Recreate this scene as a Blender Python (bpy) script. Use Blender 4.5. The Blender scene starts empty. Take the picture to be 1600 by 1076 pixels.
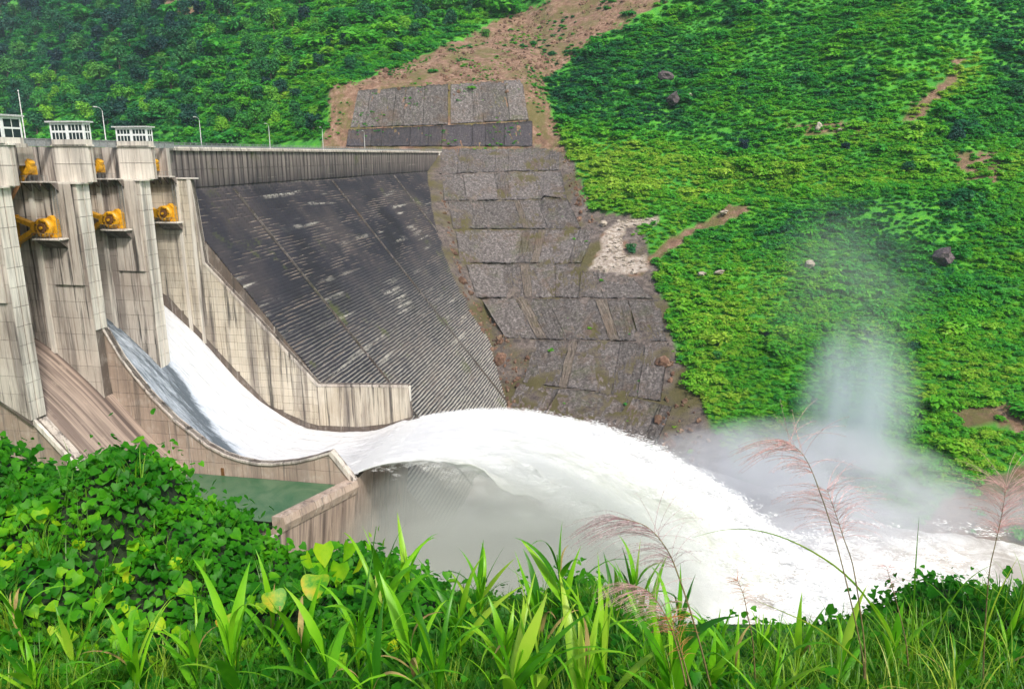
import bpy, math, random
import numpy as np
from mathutils import Vector, Matrix, Quaternion
random.seed(7); rng = np.random.default_rng(7)
S = bpy.context.scene; C = S.collection; R = math.radians

# ------------------------------------------------------------------ camera
AZ = R(10.25); PITCH = R(14.08); FPX = 1180.0
cam_d = bpy.data.cameras.new('camera'); cam = bpy.data.objects.new('camera', cam_d); C.objects.link(cam)
cam_d.sensor_width = 36.0; cam_d.lens = FPX/1600*36.0; cam_d.clip_start = 0.1; cam_d.clip_end = 6000
cam.rotation_euler = (R(90)-PITCH, 0, AZ); cam.location = (0, 0, 0)
S.camera = cam
# ------------------------------------------------------------------ sky and sun (bright, thin overcast)
SUN = Vector((0.52, -0.64, 0.95)).normalized()
el = math.asin(SUN.z); rot = math.atan2(SUN.x, SUN.y)
w = bpy.data.worlds.new('World'); S.world = w; w.use_nodes = True
wn = w.node_tree; bg = wn.nodes['Background']; sk = wn.nodes.new('ShaderNodeTexSky')
sk.sky_type = 'NISHITA'; sk.sun_disc = False; sk.sun_elevation = el; sk.sun_rotation = rot
sk.dust_density = 4.0; sk.air_density = 0.8; sk.ozone_density = 1.0
wn.links.new(sk.outputs[0], bg.inputs[0]); bg.inputs[1].default_value = 0.15
sd = bpy.data.lights.new('sun', 'SUN'); sd.energy = 2.6; sd.angle = R(6); sd.color = (1.0, 0.96, 0.88)
sun = bpy.data.objects.new('sun', sd); C.objects.link(sun); sun.location = (50, -50, 120)
sun.rotation_euler = SUN.to_track_quat('Z', 'Y').to_euler()
S.view_settings.view_transform = 'Standard'; S.view_settings.look = 'None'
S.view_settings.gamma = 1.0; S.view_settings.exposure = 0.5
S.cycles.max_bounces = 6; S.cycles.volume_bounces = 2; S.cycles.transparent_max_bounces = 8
S.cycles.volume_step_rate = 1.0; S.cycles.volume_max_steps = 96
S.cycles.use_denoising = True

# ------------------------------------------------------------------ helpers
ca, sa = math.cos(AZ), math.sin(AZ)
def W(r, t): return (r*ca - t*sa, r*sa + t*ca)          # lateral, forward distance -> world X, Y
def RT(x, y): return (x*ca + y*sa, -x*sa + y*ca)
cF = np.array([-sa*math.cos(PITCH), ca*math.cos(PITCH), -math.sin(PITCH)])
cR = np.array([ca, sa, 0.0]); cU = np.cross(cR, cF)
def survey(x, y, z):                                    # bearing of world points, as surveyed from the viewpoint
    P = np.stack([np.asarray(x, float), np.asarray(y, float), np.asarray(z, float)], -1)
    d = np.maximum(P@cF, 1e-3)
    return 800+FPX*(P@cR)/d, 538-FPX*(P@cU)/d
def sight(px, py): return cF + cR*(px-800)/FPX + cU*(538-py)/FPX

def _hash(ix, iy, seed):
    h = (ix.astype(np.int64)*374761393 + iy.astype(np.int64)*668265263 + seed*1442695041) & 0x7fffffff
    h = ((h ^ (h >> 13))*1274126177) & 0x7fffffff
    return ((h ^ (h >> 16)) & 0xffff)/65535.0
def vnoise(x, y, seed=0):
    x = np.asarray(x, float); y = np.asarray(y, float)
    ix = np.floor(x); iy = np.floor(y); fx = x-ix; fy = y-iy
    fx = fx*fx*(3-2*fx); fy = fy*fy*(3-2*fy)
    a = _hash(ix, iy, seed); b = _hash(ix+1, iy, seed); c = _hash(ix, iy+1, seed); d = _hash(ix+1, iy+1, seed)
    return (a*(1-fx)+b*fx)*(1-fy)+(c*(1-fx)+d*fx)*fy
def fbm(x, y, seed=0, o=4):
    s = 0; a = 1; t = 0
    for k in range(o):
        s = s + a*(vnoise(x*2**k+17.3*k, y*2**k-9.1*k, seed+k)-.5); t += a; a *= .5
    return s/t*2
def inpoly(px, py, poly):
    px = np.asarray(px, float); py = np.asarray(py, float); ins = np.zeros(px.shape, bool)
    n = len(poly); j = n-1
    for i in range(n):
        xi, yi = poly[i]; xj, yj = poly[j]
        c = ((yi > py) != (yj > py)) & (px < (xj-xi)*(py-yi)/((yj-yi) or 1e-9)+xi)
        ins ^= c; j = i
    return ins

def mesh(name, V, F, mat=None, smooth=False):
    m = bpy.data.meshes.new(name)
    m.from_pydata([tuple(v) for v in V], [], F)
    if mat: m.materials.append(mat)
    if smooth: m.polygons.foreach_set('use_smooth', [True]*len(m.polygons))
    m.update(); return m
def npmesh(name, V, Q, mat=None, smooth=False, mi=None, mats=None):
    V = np.asarray(V, np.float32); Q = np.asarray(Q, np.int32); k = Q.shape[1]
    m = bpy.data.meshes.new(name); m.vertices.add(len(V)); m.vertices.foreach_set('co', V.ravel())
    m.loops.add(Q.size); m.loops.foreach_set('vertex_index', Q.ravel())
    m.polygons.add(len(Q)); m.polygons.foreach_set('loop_start', np.arange(0, Q.size, k, dtype=np.int32))
    m.polygons.foreach_set('loop_total', np.full(len(Q), k, np.int32))
    for x in (mats or ([mat] if mat else [])): m.materials.append(x)
    if mi is not None: m.polygons.foreach_set('material_index', mi)
    if smooth: m.polygons.foreach_set('use_smooth', np.ones(len(Q), bool))
    m.update(); m.validate(); return m
def gridq(nu, nv):
    i = np.arange(nu-1)[:, None]*nv + np.arange(nv-1)[None, :]
    i = i.ravel(); return np.stack([i, i+nv, i+nv+1, i+1], 1)
def link(name, me, parent=None, loc=None, kind=None):
    o = bpy.data.objects.new(name, me); C.objects.link(o)
    if parent is not None:
        o.parent = parent
        if loc is None: loc = tuple(-c for c in parent['base'])
    if loc is not None: o.location = loc
    if kind: o['kind'] = kind
    return o
def thing(name, label, cat, loc=(0, 0, 0), group=None):
    o = bpy.data.objects.new(name, None); C.objects.link(o); o.location = loc; o['base'] = [float(c) for c in loc]
    o.empty_display_size = .5; o['label'] = label; o['category'] = cat
    if group: o['group'] = group
    return o
def tag(o, label, cat, group=None):
    o['label'] = label; o['category'] = cat
    if group: o['group'] = group
    return o
class MB:
    def __init__(s): s.V = []; s.F = []
    def add(s, V, F):
        b = len(s.V); s.V += [tuple(v) for v in V]; s.F += [tuple(i+b for i in f) for f in F]
    def box(s, x0, x1, y0, y1, z0, z1):
        s.add([(x0,y0,z0),(x1,y0,z0),(x1,y1,z0),(x0,y1,z0),(x0,y0,z1),(x1,y0,z1),(x1,y1,z1),(x0,y1,z1)],
              [(0,3,2,1),(4,5,6,7),(0,1,5,4),(1,2,6,5),(2,3,7,6),(3,0,4,7)])
    def prism(s, poly, y0, y1):             # outline in X,Z extruded along Y
        n = len(poly); A = sum(poly[i][0]*poly[(i+1)%n][1]-poly[(i+1)%n][0]*poly[i][1] for i in range(n))
        if A < 0: poly = poly[::-1]
        V = [(p[0], y0, p[1]) for p in poly]+[(p[0], y1, p[1]) for p in poly]
        F = [tuple(range(n)), tuple(range(2*n-1, n-1, -1))]
        F += [((i+1)%n, i, i+n, (i+1)%n+n) for i in range(n)]
        s.add(V, F)
    def prismx(s, poly, x0, x1):            # outline in Y,Z extruded along X
        n = len(poly); A = sum(poly[i][0]*poly[(i+1)%n][1]-poly[(i+1)%n][0]*poly[i][1] for i in range(n))
        if A < 0: poly = poly[::-1]
        V = [(x1, p[0], p[1]) for p in poly]+[(x0, p[0], p[1]) for p in poly]
        F = [tuple(range(n)), tuple(range(2*n-1, n-1, -1))]
        F += [((i+1)%n, i, i+n, (i+1)%n+n) for i in range(n)]
        s.add(V, F)
    def tube(s, pts, r, n=8, cap=True):
        rs = r if hasattr(r, '__len__') else [r]*len(pts); b = len(s.V); P = [Vector(p) for p in pts]
        up = Vector((0, 0, 1))
        for i, p in enumerate(P):
            d = (P[min(i+1, len(P)-1)]-P[max(i-1, 0)]).normalized()
            a = d.cross(up if abs(d.z) < .95 else Vector((1, 0, 0))).normalized(); c = d.cross(a)
            for k in range(n):
                q = p+(a*math.cos(k*2*math.pi/n)+c*math.sin(k*2*math.pi/n))*rs[i]; s.V.append(tuple(q))
        for i in range(len(P)-1):
            for k in range(n): s.F.append((b+i*n+k, b+(i+1)*n+k, b+(i+1)*n+(k+1)%n, b+i*n+(k+1)%n))
        if cap:
            s.F.append(tuple(b+k for k in range(n))); s.F.append(tuple(b+(len(P)-1)*n+k for k in range(n-1, -1, -1)))
    def obj(s, name, mat, parent=None, smooth=False, kind=None, loc=None):
        return link(name, mesh(name, s.V, s.F, mat, smooth), parent, loc, kind)

# ------------------------------------------------------------------ materials
def newmat(name):
    m = bpy.data.materials.new(name); m.use_nodes = True; nt = m.node_tree; return m, nt, nt.nodes['Principled BSDF']
class NT:
    def __init__(s, nt): s.nt = nt
    def n(s, t, **k):
        x = s.nt.nodes.new('ShaderNode'+t)
        for a, b in k.items(): setattr(x, a, b)
        return x
    def l(s, a, b): s.nt.links.new(a, b)
    def pos(s): return s.n('NewGeometry').outputs['Position']
    def mapv(s, vec, sc):
        m = s.n('Mapping'); m.inputs['Scale'].default_value = sc; s.l(vec, m.inputs['Vector']); return m.outputs[0]
    def noise(s, vec, scale, detail=4, rough=.55, dist=0):
        x = s.n('TexNoise'); x.inputs['Scale'].default_value = scale; x.inputs['Detail'].default_value = detail
        x.inputs['Roughness'].default_value = rough; x.inputs['Distortion'].default_value = dist
        s.l(vec, x.inputs['Vector']); return x.outputs['Fac']
    def ramp(s, fac, stops, interp='LINEAR'):
        x = s.n('ValToRGB'); e = x.color_ramp; e.interpolation = interp
        while len(e.elements) < len(stops): e.elements.new(.5)
        for i, (p, c) in enumerate(stops):
            e.elements[i].position = p; e.elements[i].color = (c, c, c, 1) if not hasattr(c, '__len__') else (*c, 1)
        s.l(fac, x.inputs[0]); return x.outputs[0]
    def mix(s, a, b, fac, mode='MIX'):
        x = s.n('Mix', data_type='RGBA', blend_type=mode)
        for v, i in ((a, 6), (b, 7)):
            if hasattr(v, 'is_linked'): s.l(v, x.inputs[i])
            else: x.inputs[i].default_value = (*v, 1)
        if hasattr(fac, 'is_linked'): s.l(fac, x.inputs[0])
        else: x.inputs[0].default_value = fac
        return x.outputs[2]
    def math(s, op, a, b=None, clamp=False):
        x = s.n('Math', operation=op); x.use_clamp = clamp
        for v, i in ((a, 0), (b, 1)):
            if v is None: continue
            if hasattr(v, 'is_linked'): s.l(v, x.inputs[i])
            else: x.inputs[i].default_value = v
        return x.outputs[0]
    def bump(s, h, dist, strength=1, normal=None):
        x = s.n('Bump'); x.inputs['Distance'].default_value = dist; x.inputs['Strength'].default_value = strength
        s.l(h, x.inputs['Height'])
        if normal is not None: s.l(normal, x.inputs['Normal'])
        return x.outputs[0]

def concrete(name, base, warm, streak=.75, dark=(.05, .045, .042), fine=1.0):
    m, nt, p = newmat(name); g = NT(nt); P = g.pos()
    info = g.n('ObjectInfo').outputs['Random']
    big = g.ramp(g.noise(P, .09, 4), [(.35, 0), (.65, 1)])
    col = g.mix(base, warm, big)
    col = g.mix(col, g.mix(base, (.62, .58, .52), .5), g.ramp(g.noise(g.mapv(P, (1, 1, .6)), .6, 5, .7), [(.5, 0), (.75, .7)]))
    st = g.noise(g.mapv(P, (.75, .75, .035)), 1.0, 6, .65)
    st2 = g.noise(g.mapv(P, (2.6, 2.6, .06)), 1.0, 4, .6)
    col = g.mix(col, dark, g.math('MULTIPLY', g.ramp(st, [(.54, 0), (.64, 1)]), streak))
    col = g.mix(col, (.11, .09, .085), g.math('MULTIPLY', g.ramp(g.noise(g.mapv(P, (.32, .32, .02)), 1.0, 6, .7), [(.50, 0), (.60, 1)]), streak*.62))
    col = g.mix(col, (.16, .115, .09), g.math('MULTIPLY', g.ramp(st2, [(.52, 0), (.72, 1)]), streak*.75))
    col = g.mix(col, (.7, .67, .62), g.math('MULTIPLY', g.ramp(g.noise(g.mapv(P, (1.7, 1.7, .05)), 1.3, 3), [(.62, 0), (.74, 1)]), .45))
    hs = g.n('HueSaturation'); g.l(col, hs.inputs['Color'])
    g.l(g.math('ADD', g.math('MULTIPLY', info, .14), .93), hs.inputs['Value'])
    g.l(hs.outputs[0], p.inputs['Base Color']); p.inputs['Roughness'].default_value = .9
    g.l(g.bump(g.noise(P, 3.0*fine, 6, .7), .08), p.inputs['Normal'])
    return m
def plain(name, col, rough=.6, metal=0, noise=.25, scale=3.0):
    m, nt, p = newmat(name); g = NT(nt); P = g.pos()
    c = g.mix(col, tuple(x*(1-noise*1.6) for x in col), g.ramp(g.noise(P, scale, 5, .65), [(.4, 0), (.7, 1)]))
    g.l(c, p.inputs['Base Color']); p.inputs['Roughness'].default_value = rough; p.inputs['Metallic'].default_value = metal
    g.l(g.bump(g.noise(P, scale*4, 3), .01), p.inputs['Normal'])
    return m
M = {}
M['conc'] = concrete('weathered_concrete', (.56, .51, .45), (.42, .36, .31), 1.0)
M['conc_core'] = concrete('joint_concrete', (.15, .12, .10), (.11, .085, .07))
M['conc_clean'] = concrete('pale_concrete', (.72, .68, .61), (.60, .54, .47), .55)
M['conc_low'] = concrete('brown_wet_concrete', (.40, .31, .25), (.31, .235, .185), .6)
M['conc_train'] = concrete('training_wall_concrete', (.60, .545, .45), (.49, .425, .33), .9)
M['white_paint'] = plain('white_paint', (.78, .79, .78), .5, 0, .12)
M['pale_roof'] = plain('pale_roof', (.55, .56, .55), .7, 0, .3)
M['green_roof'] = plain('green_roof', (.30, .42, .36), .6, 0, .2)
M['glass'] = plain('dark_glass', (.03, .04, .05), .12, 0, .2)
M['yellow'] = plain('yellow_paint', (.72, .36, .01), .42, 0, .3, 1.2)
M['yellow_dark'] = plain('rust_brown', (.16, .07, .02), .7)
M['orange_pipe'] = plain('orange_primer', (.72, .34, .16), .5)
M['steel'] = plain('grey_steel', (.34, .36, .36), .45, .5)
M['rail'] = plain('galvanised_rail', (.36, .38, .39), .5, .3)
M['asphalt'] = plain('asphalt', (.09, .09, .09), .9)
M['lamp'] = plain('lamp_head', (.7, .7, .68), .4)

# dry chute floor: streaks that run down the flow
def chute_mat():
    m, nt, p = newmat('chute_floor_concrete'); g = NT(nt); P = g.pos()
    n1 = g.noise(g.mapv(P, (.012, .75, .012)), 1.0, 4, .6)
    n2 = g.noise(g.mapv(P, (.09, 1.3, .09)), 1.0, 5, .6)
    c = g.ramp(n1, [(.36, (.09, .065, .055)), (.46, (.22, .165, .135)), (.55, (.36, .28, .225)), (.66, (.17, .125, .105))])
    c = g.mix(c, (.10, .07, .055), g.math('MULTIPLY', g.ramp(n2, [(.5, 0), (.66, 1)]), .6))
    c = g.mix(c, (.45, .36, .28), g.math('MULTIPLY', g.ramp(g.noise(P, .5, 5, .7), [(.58, 0), (.75, 1)]), .5))
    g.l(c, p.inputs['Base Color']); p.inputs['Roughness'].default_value = .75
    g.l(g.bump(g.noise(P, 2, 5), .05), p.inputs['Normal']); return m
M['chute'] = chute_mat()
YD0, YD1 = 165.7, 418.0; YJ = YD0+.2+2.6/2+1.14; CUTS = [YD0, 195, 262, 330, YD1]
def damface_mat():
    m, nt, p = newmat('stained_roller_concrete'); g = NT(nt); P = g.pos()
    sep = g.n('SeparateXYZ'); g.l(P, sep.inputs[0]); Y, Z = sep.outputs[1], sep.outputs[2]
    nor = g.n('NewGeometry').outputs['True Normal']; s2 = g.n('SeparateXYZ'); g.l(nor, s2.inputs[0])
    tread = g.ramp(s2.outputs[2], [(.4, 0), (.7, 1)])  # upward faces, paled below: the light treads catch is put into the colour
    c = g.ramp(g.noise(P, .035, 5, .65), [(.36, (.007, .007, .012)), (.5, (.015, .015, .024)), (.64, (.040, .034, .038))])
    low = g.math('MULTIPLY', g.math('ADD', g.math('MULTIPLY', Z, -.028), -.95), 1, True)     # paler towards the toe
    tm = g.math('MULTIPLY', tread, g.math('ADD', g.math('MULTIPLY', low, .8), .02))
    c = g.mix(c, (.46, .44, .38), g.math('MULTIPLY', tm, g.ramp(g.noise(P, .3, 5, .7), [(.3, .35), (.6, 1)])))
    # efflorescence bands along the lifts
    b = g.noise(g.mapv(P, (.0, .022, .55)), 1.0, 4, .62); gate = g.noise(g.mapv(P, (.0, .03, .035)), 1.0, 2)
    bm = g.math('MULTIPLY', g.ramp(b, [(.575, 0), (.64, 1)]), g.ramp(gate, [(.46, 0), (.58, 1)]))
    bm = g.math('MULTIPLY', bm, g.ramp(g.noise(P, .5, 4, .7), [(.38, 0), (.55, 1)]))
    c = g.mix(c, (.46, .44, .38), g.math('MULTIPLY', bm, .75))
    # pale top band with dark runs
    edge = g.math('MULTIPLY', g.noise(g.mapv(P, (0, .35, .0)), 1, 4), 9.0)
    top = g.ramp(g.math('MULTIPLY', g.math('ADD', g.math('ADD', Z, 10.0), edge), .065), [(.32, 0), (.62, .55), (1.0, 1)])
    c = g.mix(c, (.33, .28, .25), g.math('MULTIPLY', g.math('MULTIPLY', top, .95), g.ramp(g.noise(g.mapv(P, (0, .5, .04)), 1, 5, .7), [(.36, .25), (.56, 1)])))
    # dark runs that leave each joint of the head wall and trail down the face
    fr = g.math('FRACT', g.math('DIVIDE', g.math('SUBTRACT', Y, YJ), 2.6))
    jn = g.ramp(g.math('ABSOLUTE', g.math('SUBTRACT', fr, .5)), [(.30, 0), (.46, 1)])
    tail = g.ramp(g.math('MULTIPLY', g.math('ADD', g.math('ADD', Z, 21), g.math('MULTIPLY', g.noise(g.mapv(P, (0, .4, 0)), 1, 3), 8)), .06), [(.25, 0), (.5, 1)])
    c = g.mix(c, (.025, .020, .022), g.math('MULTIPLY', g.math('MULTIPLY', jn, tail), g.ramp(g.noise(g.mapv(P, (0, .13, 0)), 1, 3), [(.3, .25), (.6, .95)])))
    run = g.noise(g.mapv(P, (0, .8, .03)), 1.0, 4, .6)
    c = g.mix(c, (.05, .038, .04), g.math('MULTIPLY', g.math('MULTIPLY', g.ramp(run, [(.46, 0), (.62, 1)]), top), .85))
    c = g.mix(c, (.07, .085, .02), g.ramp(g.noise(P, .06, 4, .7), [(.62, 0), (.70, .7)]))
    g.l(c, p.inputs['Base Color']); p.inputs['Roughness'].default_value = .85
    g.l(g.bump(g.noise(P, 1.5, 6, .7), .15), p.inputs['Normal']); return m
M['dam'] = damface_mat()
def rock_mat(name, cols, sc=.5, bump=.5, veg=.35):
    m, nt, p = newmat(name); g = NT(nt); P = g.pos(); info = g.n('ObjectInfo').outputs['Random']
    v = g.n('TexVoronoi'); v.inputs['Scale'].default_value = sc*1.6; g.l(P, v.inputs['Vector'])
    c = g.ramp(g.noise(P, sc, 8, .75), [(.34, cols[0]), (.5, cols[1]), (.66, cols[2])])
    c = g.mix(c, cols[0], g.ramp(v.outputs['Distance'], [(.0, .0), (.5, .5)]))
    c = g.mix(c, (.12, .075, .045), g.ramp(g.noise(P, .05, 5, .75), [(.52, 0), (.66, .7)]))
    c = g.mix(c, (.02, .016, .018), g.ramp(g.noise(g.mapv(P, (.22, .05, .05)), 1.0, 5, .7), [(.58, 0), (.72, .6)]))
    c = g.mix(c, (.07, .085, .015), g.math('MULTIPLY', g.ramp(g.noise(P, .08, 5, .7), [(.55, 0), (.66, 1)]), veg))
    hs = g.n('HueSaturation'); g.l(c, hs.inputs['Color']); g.l(g.math('ADD', g.math('MULTIPLY', info, .35), .82), hs.inputs['Value'])
    g.l(hs.outputs[0], p.inputs['Base Color']); p.inputs['Roughness'].default_value = .95
    g.l(g.bump(g.noise(P, sc*3, 8, .8), bump), p.inputs['Normal']); return m
M['shot'] = rock_mat('shotcrete_rubble', [(.045, .038, .036), (.17, .15, .14), (.45, .41, .39)], .85)
M['shot_dark'] = rock_mat('dark_shotcrete', [(.03, .027, .033), (.07, .06, .068), (.16, .14, .14)], 1.0, .5, .1)
M['rib'] = rock_mat('pale_rib', [(.10, .08, .065), (.20, .165, .135), (.32, .28, .23)], .8, .2, .1)
M['boulder'] = rock_mat('pale_boulder', [(.25, .21, .17), (.45, .39, .32), (.62, .56, .48)], .6, .3, 0)
M['boulder_dark'] = rock_mat('purple_boulder', [(.05, .04, .045), (.13, .10, .11), (.24, .20, .19)], .5, .4, 0)

def ground_mat():
    m, nt, p = newmat('hillside_ground'); g = NT(nt); P = g.pos()
    a = g.n('Attribute', attribute_name='soil').outputs['Fac']; b = g.n('Attribute', attribute_name='bare').outputs['Fac']
    gr = g.ramp(g.noise(P, .12, 8, .75), [(.35, (.020, .15, .020)), (.5, (.055, .29, .018)), (.68, (.13, .42, .015))])
    rk = g.ramp(g.noise(P, .4, 8, .8), [(.35, (.04, .032, .03)), (.5, (.125, .10, .088)), (.66, (.27, .225, .20))])
    rk = g.mix(rk, (.085, .075, .012), g.ramp(g.noise(P, .05, 5, .7), [(.46, 0), (.58, .8)]))
    so = g.ramp(g.noise(P, .25, 8, .8), [(.35, (.10, .055, .035)), (.5, (.22, .125, .08)), (.68, (.38, .26, .19))])
    so = g.mix(so, (.11, .11, .025), g.ramp(g.noise(P, .07, 6, .75), [(.46, 0), (.58, .75)]))
    c = g.mix(g.mix(gr, rk, b), so, a)
    pl = g.n('Attribute', attribute_name='pale').outputs['Fac']
    c = g.mix(c, g.ramp(g.noise(P, .5, 6, .8), [(.38, (.22, .17, .13)), (.6, (.52, .46, .40))]), pl)
    g.l(c, p.inputs['Base Color']); p.inputs['Roughness'].default_value = .95
    g.l(g.bump(g.noise(P, .8, 8, .8), .9), p.inputs['Normal']); return m
M['ground'] = ground_mat()

def leaf_mat(name, stops, scale=.06, transl=.35, tone=True, rough=.55, rnd=.35, yellow=None):
    m, nt, p = newmat(name); g = NT(nt); P = g.pos()
    info = g.n('ObjectInfo').outputs['Random']
    f = g.noise(P, scale, 5, .65)
    if tone:
        t = g.n('Attribute', attribute_type='INSTANCER', attribute_name='tone').outputs['Fac']
        f = g.math('ADD', g.math('MULTIPLY', f, .45), g.math('MULTIPLY', t, .6))
    f = g.math('ADD', f, g.math('MULTIPLY', g.math('SUBTRACT', info, .5), rnd))
    f = g.math('ADD', f, g.math('MULTIPLY', g.math('SUBTRACT', g.noise(P, 1.1, 2), .5), .45))
    c = g.ramp(f, stops)
    g.l(c, p.inputs['Base Color']); p.inputs['Roughness'].default_value = rough; p.inputs['Specular IOR Level'].default_value = .3
    tr = g.n('BsdfTranslucent'); g.l(c, tr.inputs[0]); mx = g.n('MixShader'); mx.inputs[0].default_value = transl
    g.l(p.outputs[0], mx.inputs[1]); g.l(tr.outputs[0], mx.inputs[2]); g.l(mx.outputs[0], nt.nodes['Material Output'].inputs[0])
    return m
GS = [(.08, (.010, .08, .045)), (.26, (.028, .22, .060)), (.46, (.065, .39, .030)), (.66, (.15, .47, .018)), (.92, (.36, .56, .05))]
M['bush'] = leaf_mat('shrub_foliage', GS, .06, .45, True, .55, .32)
M['tree'] = leaf_mat('forest_foliage', [(.22, (.006, .04, .045)), (.4, (.014, .12, .045)), (.6, (.06, .30, .03)), (.8, (.20, .46, .02))], .012, .25, False, .6, .5)
M['bark'] = plain('bark', (.12, .09, .07), .9)

def water_mat(name, col, rough, bump, sc=(.05, .6, .05), foamcol=None, thr=.5):
    m, nt, p = newmat(name); g = NT(nt); P = g.pos()
    n = g.noise(g.mapv(P, sc), 1.0, 8, .72, .6)
    c = g.mix(col, foamcol or col, g.ramp(n, [(thr-.08, 0), (thr+.1, 1)]))
    g.l(c, p.inputs['Base Color']); p.inputs['Roughness'].default_value = rough
    g.l(g.bump(n, bump), p.inputs['Normal']); return m
M['white'] = water_mat('white_water', (.70, .74, .66), .7, .6, (.10, .45, .3), (.93, .94, .95), .42)
M['thin'] = water_mat('thin_chute_water', (.30, .34, .38), .35, .35, (.10, 1.5, .10), (.80, .83, .88), .5)
M['pool'] = water_mat('still_green_water', (.035, .11, .05), .3, .03, (.15, .15, .15), (.08, .15, .08))
M['river'] = water_mat('river_water', (.42, .38, .34), .4, .3, (.1, .1, .1), (.80, .78, .75), .5)

# ------------------------------------------------------------------ terrain
Rk = lambda r, xs, ys: np.interp(r, xs, ys)
SCAR = [(515,140),(640,98),(760,40),(880,-10),(1060,-12),(905,80),(850,130),(880,225),(872,233),(685,236),(500,236),(512,200)]
ABUT = [(640,226),(885,230),(905,280),(930,330),(985,335),(1020,410),(1040,480),(1072,590),(1155,740),(1170,790),(500,790),(470,500),(640,300)]
SLIDE = [(935,400),(945,365),(965,345),(1030,340),(1028,350),(975,358),(970,398),(1012,402),(1012,422),(975,430),(925,420)]
TRACK = [(1010,405),(1045,372),(1100,345),(1140,320),(1172,322),(1168,332),(1140,346),(1090,362),(1050,392),(1022,410)]
CUT = [(1485,640),(1545,630),(1610,632),(1610,690),(1560,665),(1500,672)]
BANK = [(1400,860),(1440,815),(1490,775),(1540,745),(1610,725),(1610,900),(1400,900)]
BARE2 = [(228,-5),(305,-5),(310,25),(290,30),(250,14)]
GSLOPE = [(1500,100),(1530,80),(1535,110),(1480,150),(1420,195),(1405,190),(1440,160)]
TAN = [(1412,186),(1440,150),(1480,118),(1500,92),(1512,95),(1495,128),(1455,162),(1428,192)]
TAN2 = [(1225,192),(1290,188),(1345,200),(1330,216),(1260,212)]
TAN3 = [(1490,238),(1560,236),(1565,292),(1510,296),(1500,262)]
def H(r, t):
    r = np.asarray(r, float); t = np.asarray(t, float)
    t1 = np.where(r < -105, 421+.7*(-105-r), np.where(r > 15, 421-.3*(r-15), 421.))
    t0 = Rk(r, [-900,-110,-10,63,80,98,129,200,600], [-1,-1,266,208,190,167,160,148,60])
    t0 = np.where(r < -105, t1-150, t0)
    s = (t-t0)/(t1-t0)
    z = -93+93*s
    z = np.where(r > 15, z - 4.6*((z+17)/6)*np.exp(-((z+17)/6)**2)*1.0 - 3*((z+55)/6)*np.exp(-((z+55)/6)**2)*(r > 90), z)
    up = t-t1
    cut = np.clip((r+118)/15, 0, 1)*np.clip((30-r)/20, 0, 1)
    u_cut = np.where(up < 9, up*.25, np.where(up < 36, 2.2+(up-9)*1.35, 38.6+(up-36)*.42))
    u_n = np.where(up < 0, 0, up*(.60+.10*np.clip(r/200, 0, 1)+.05*np.clip(-r/300, 0, 1)))
    z = np.where(up > 0, u_cut*cut+u_n*(1-cut), z)
    z = np.where(z > 260, 260+(z-260)*.25, z)
    und = fbm(r/95, t/95, 3, 3)*11+fbm(r/30, t/30, 9, 3)*3.0
    amp = np.clip(np.maximum((r-25)/60, (-125-r)/60), 0, 1)*np.clip((t-t0)/30, 0, 1)
    amp = np.maximum(amp, np.clip((up-60)/60, 0, 1)*.6)
    z = z+und*amp
    # spur on the right
    d = np.abs((r-262)*.69-(t-480)*.72); al = np.clip((t-400)/60, 0, 1)
    z = z+14*np.exp(-(d/22)**2)*al*(r > 60)
    bed = -95+0*t
    # near (left) bank on which the viewer stands
    near = np.where(t < 7, -1.5-.47*np.maximum(t, -3), -4.79-1.05*(t-7))
    near = np.where(t < -3, -.09-.3*(t+3), near)
    z = np.where(t < t0, bed, z)
    z = np.maximum(z, near)
    return z
# the surveyed sight lines meet the ground here
def hit(px, py, lift=0):
    px = np.atleast_1d(np.asarray(px, float)); py = np.atleast_1d(np.asarray(py, float))
    D = cF[None]+cR[None]*((px-800)/FPX)[:, None]+cU[None]*((538-py)/FPX)[:, None]
    f = -D[:, 0]*sa+D[:, 1]*ca; D = D/f[:, None]; lr = D[:, 0]*ca+D[:, 1]*sa
    T = np.arange(140, 1500, 7.0); out = np.full(len(px), 1500.)
    for k, t in enumerate(T):
        h = H(lr*t, np.full(len(px), t)); m = (h >= D[:, 2]*t) & (out > 1499); out[m] = t
    lo = out-7; hi = out.copy()
    for _ in range(11):
        mid = (lo+hi)/2; m = H(lr*mid, mid) >= D[:, 2]*mid; hi = np.where(m, mid, hi); lo = np.where(m, lo, mid)
    return D*hi[:, None]+np.array([0, 0, lift])[None]

def axis(*seg):
    a = []
    for s, e, d in seg: a += list(np.arange(s, e, d))
    a.append(seg[-1][1]); return np.array(a)
rr = axis((-1500, -500, 50), (-500, -190, 6), (-190, 290, 2.2), (290, 500, 6), (500, 1500, 50))
tt = axis((-300, -20, 40), (-20, -2, 2), (-2, 9, .5), (9, 140, 6), (140, 560, 2.2), (560, 900, 6), (900, 3000, 60))
GR, GT = np.meshgrid(rr, tt, indexing='ij'); GZ = H(GR, GT)
GX, GY = W(GR, GT)
ppx, ppy = survey(GX, GY, GZ); front = GT > 100
jx = fbm(GR/9, GT/9, 31, 3)*14; jy = fbm(GR/9, GT/9, 35, 3)*9
def zone(poly): return inpoly(ppx+jx, ppy+jy, poly) & front
soil = (zone(SCAR) | zone(SLIDE) | inpoly(ppx+jx*.2, ppy+jy*.2, TRACK) & front | zone(CUT) | zone(BARE2) | zone(TAN) | zone(TAN2) | zone(TAN3)).astype(np.float32)
bare = (zone(ABUT) | zone(BANK)).astype(np.float32)
soil = np.maximum(soil, zone(BANK)*1.0)
GZ = GZ + (bare+soil > .5)*fbm(GX/5, GY/5, 51, 4)*1.0*(GT > 100)
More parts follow.
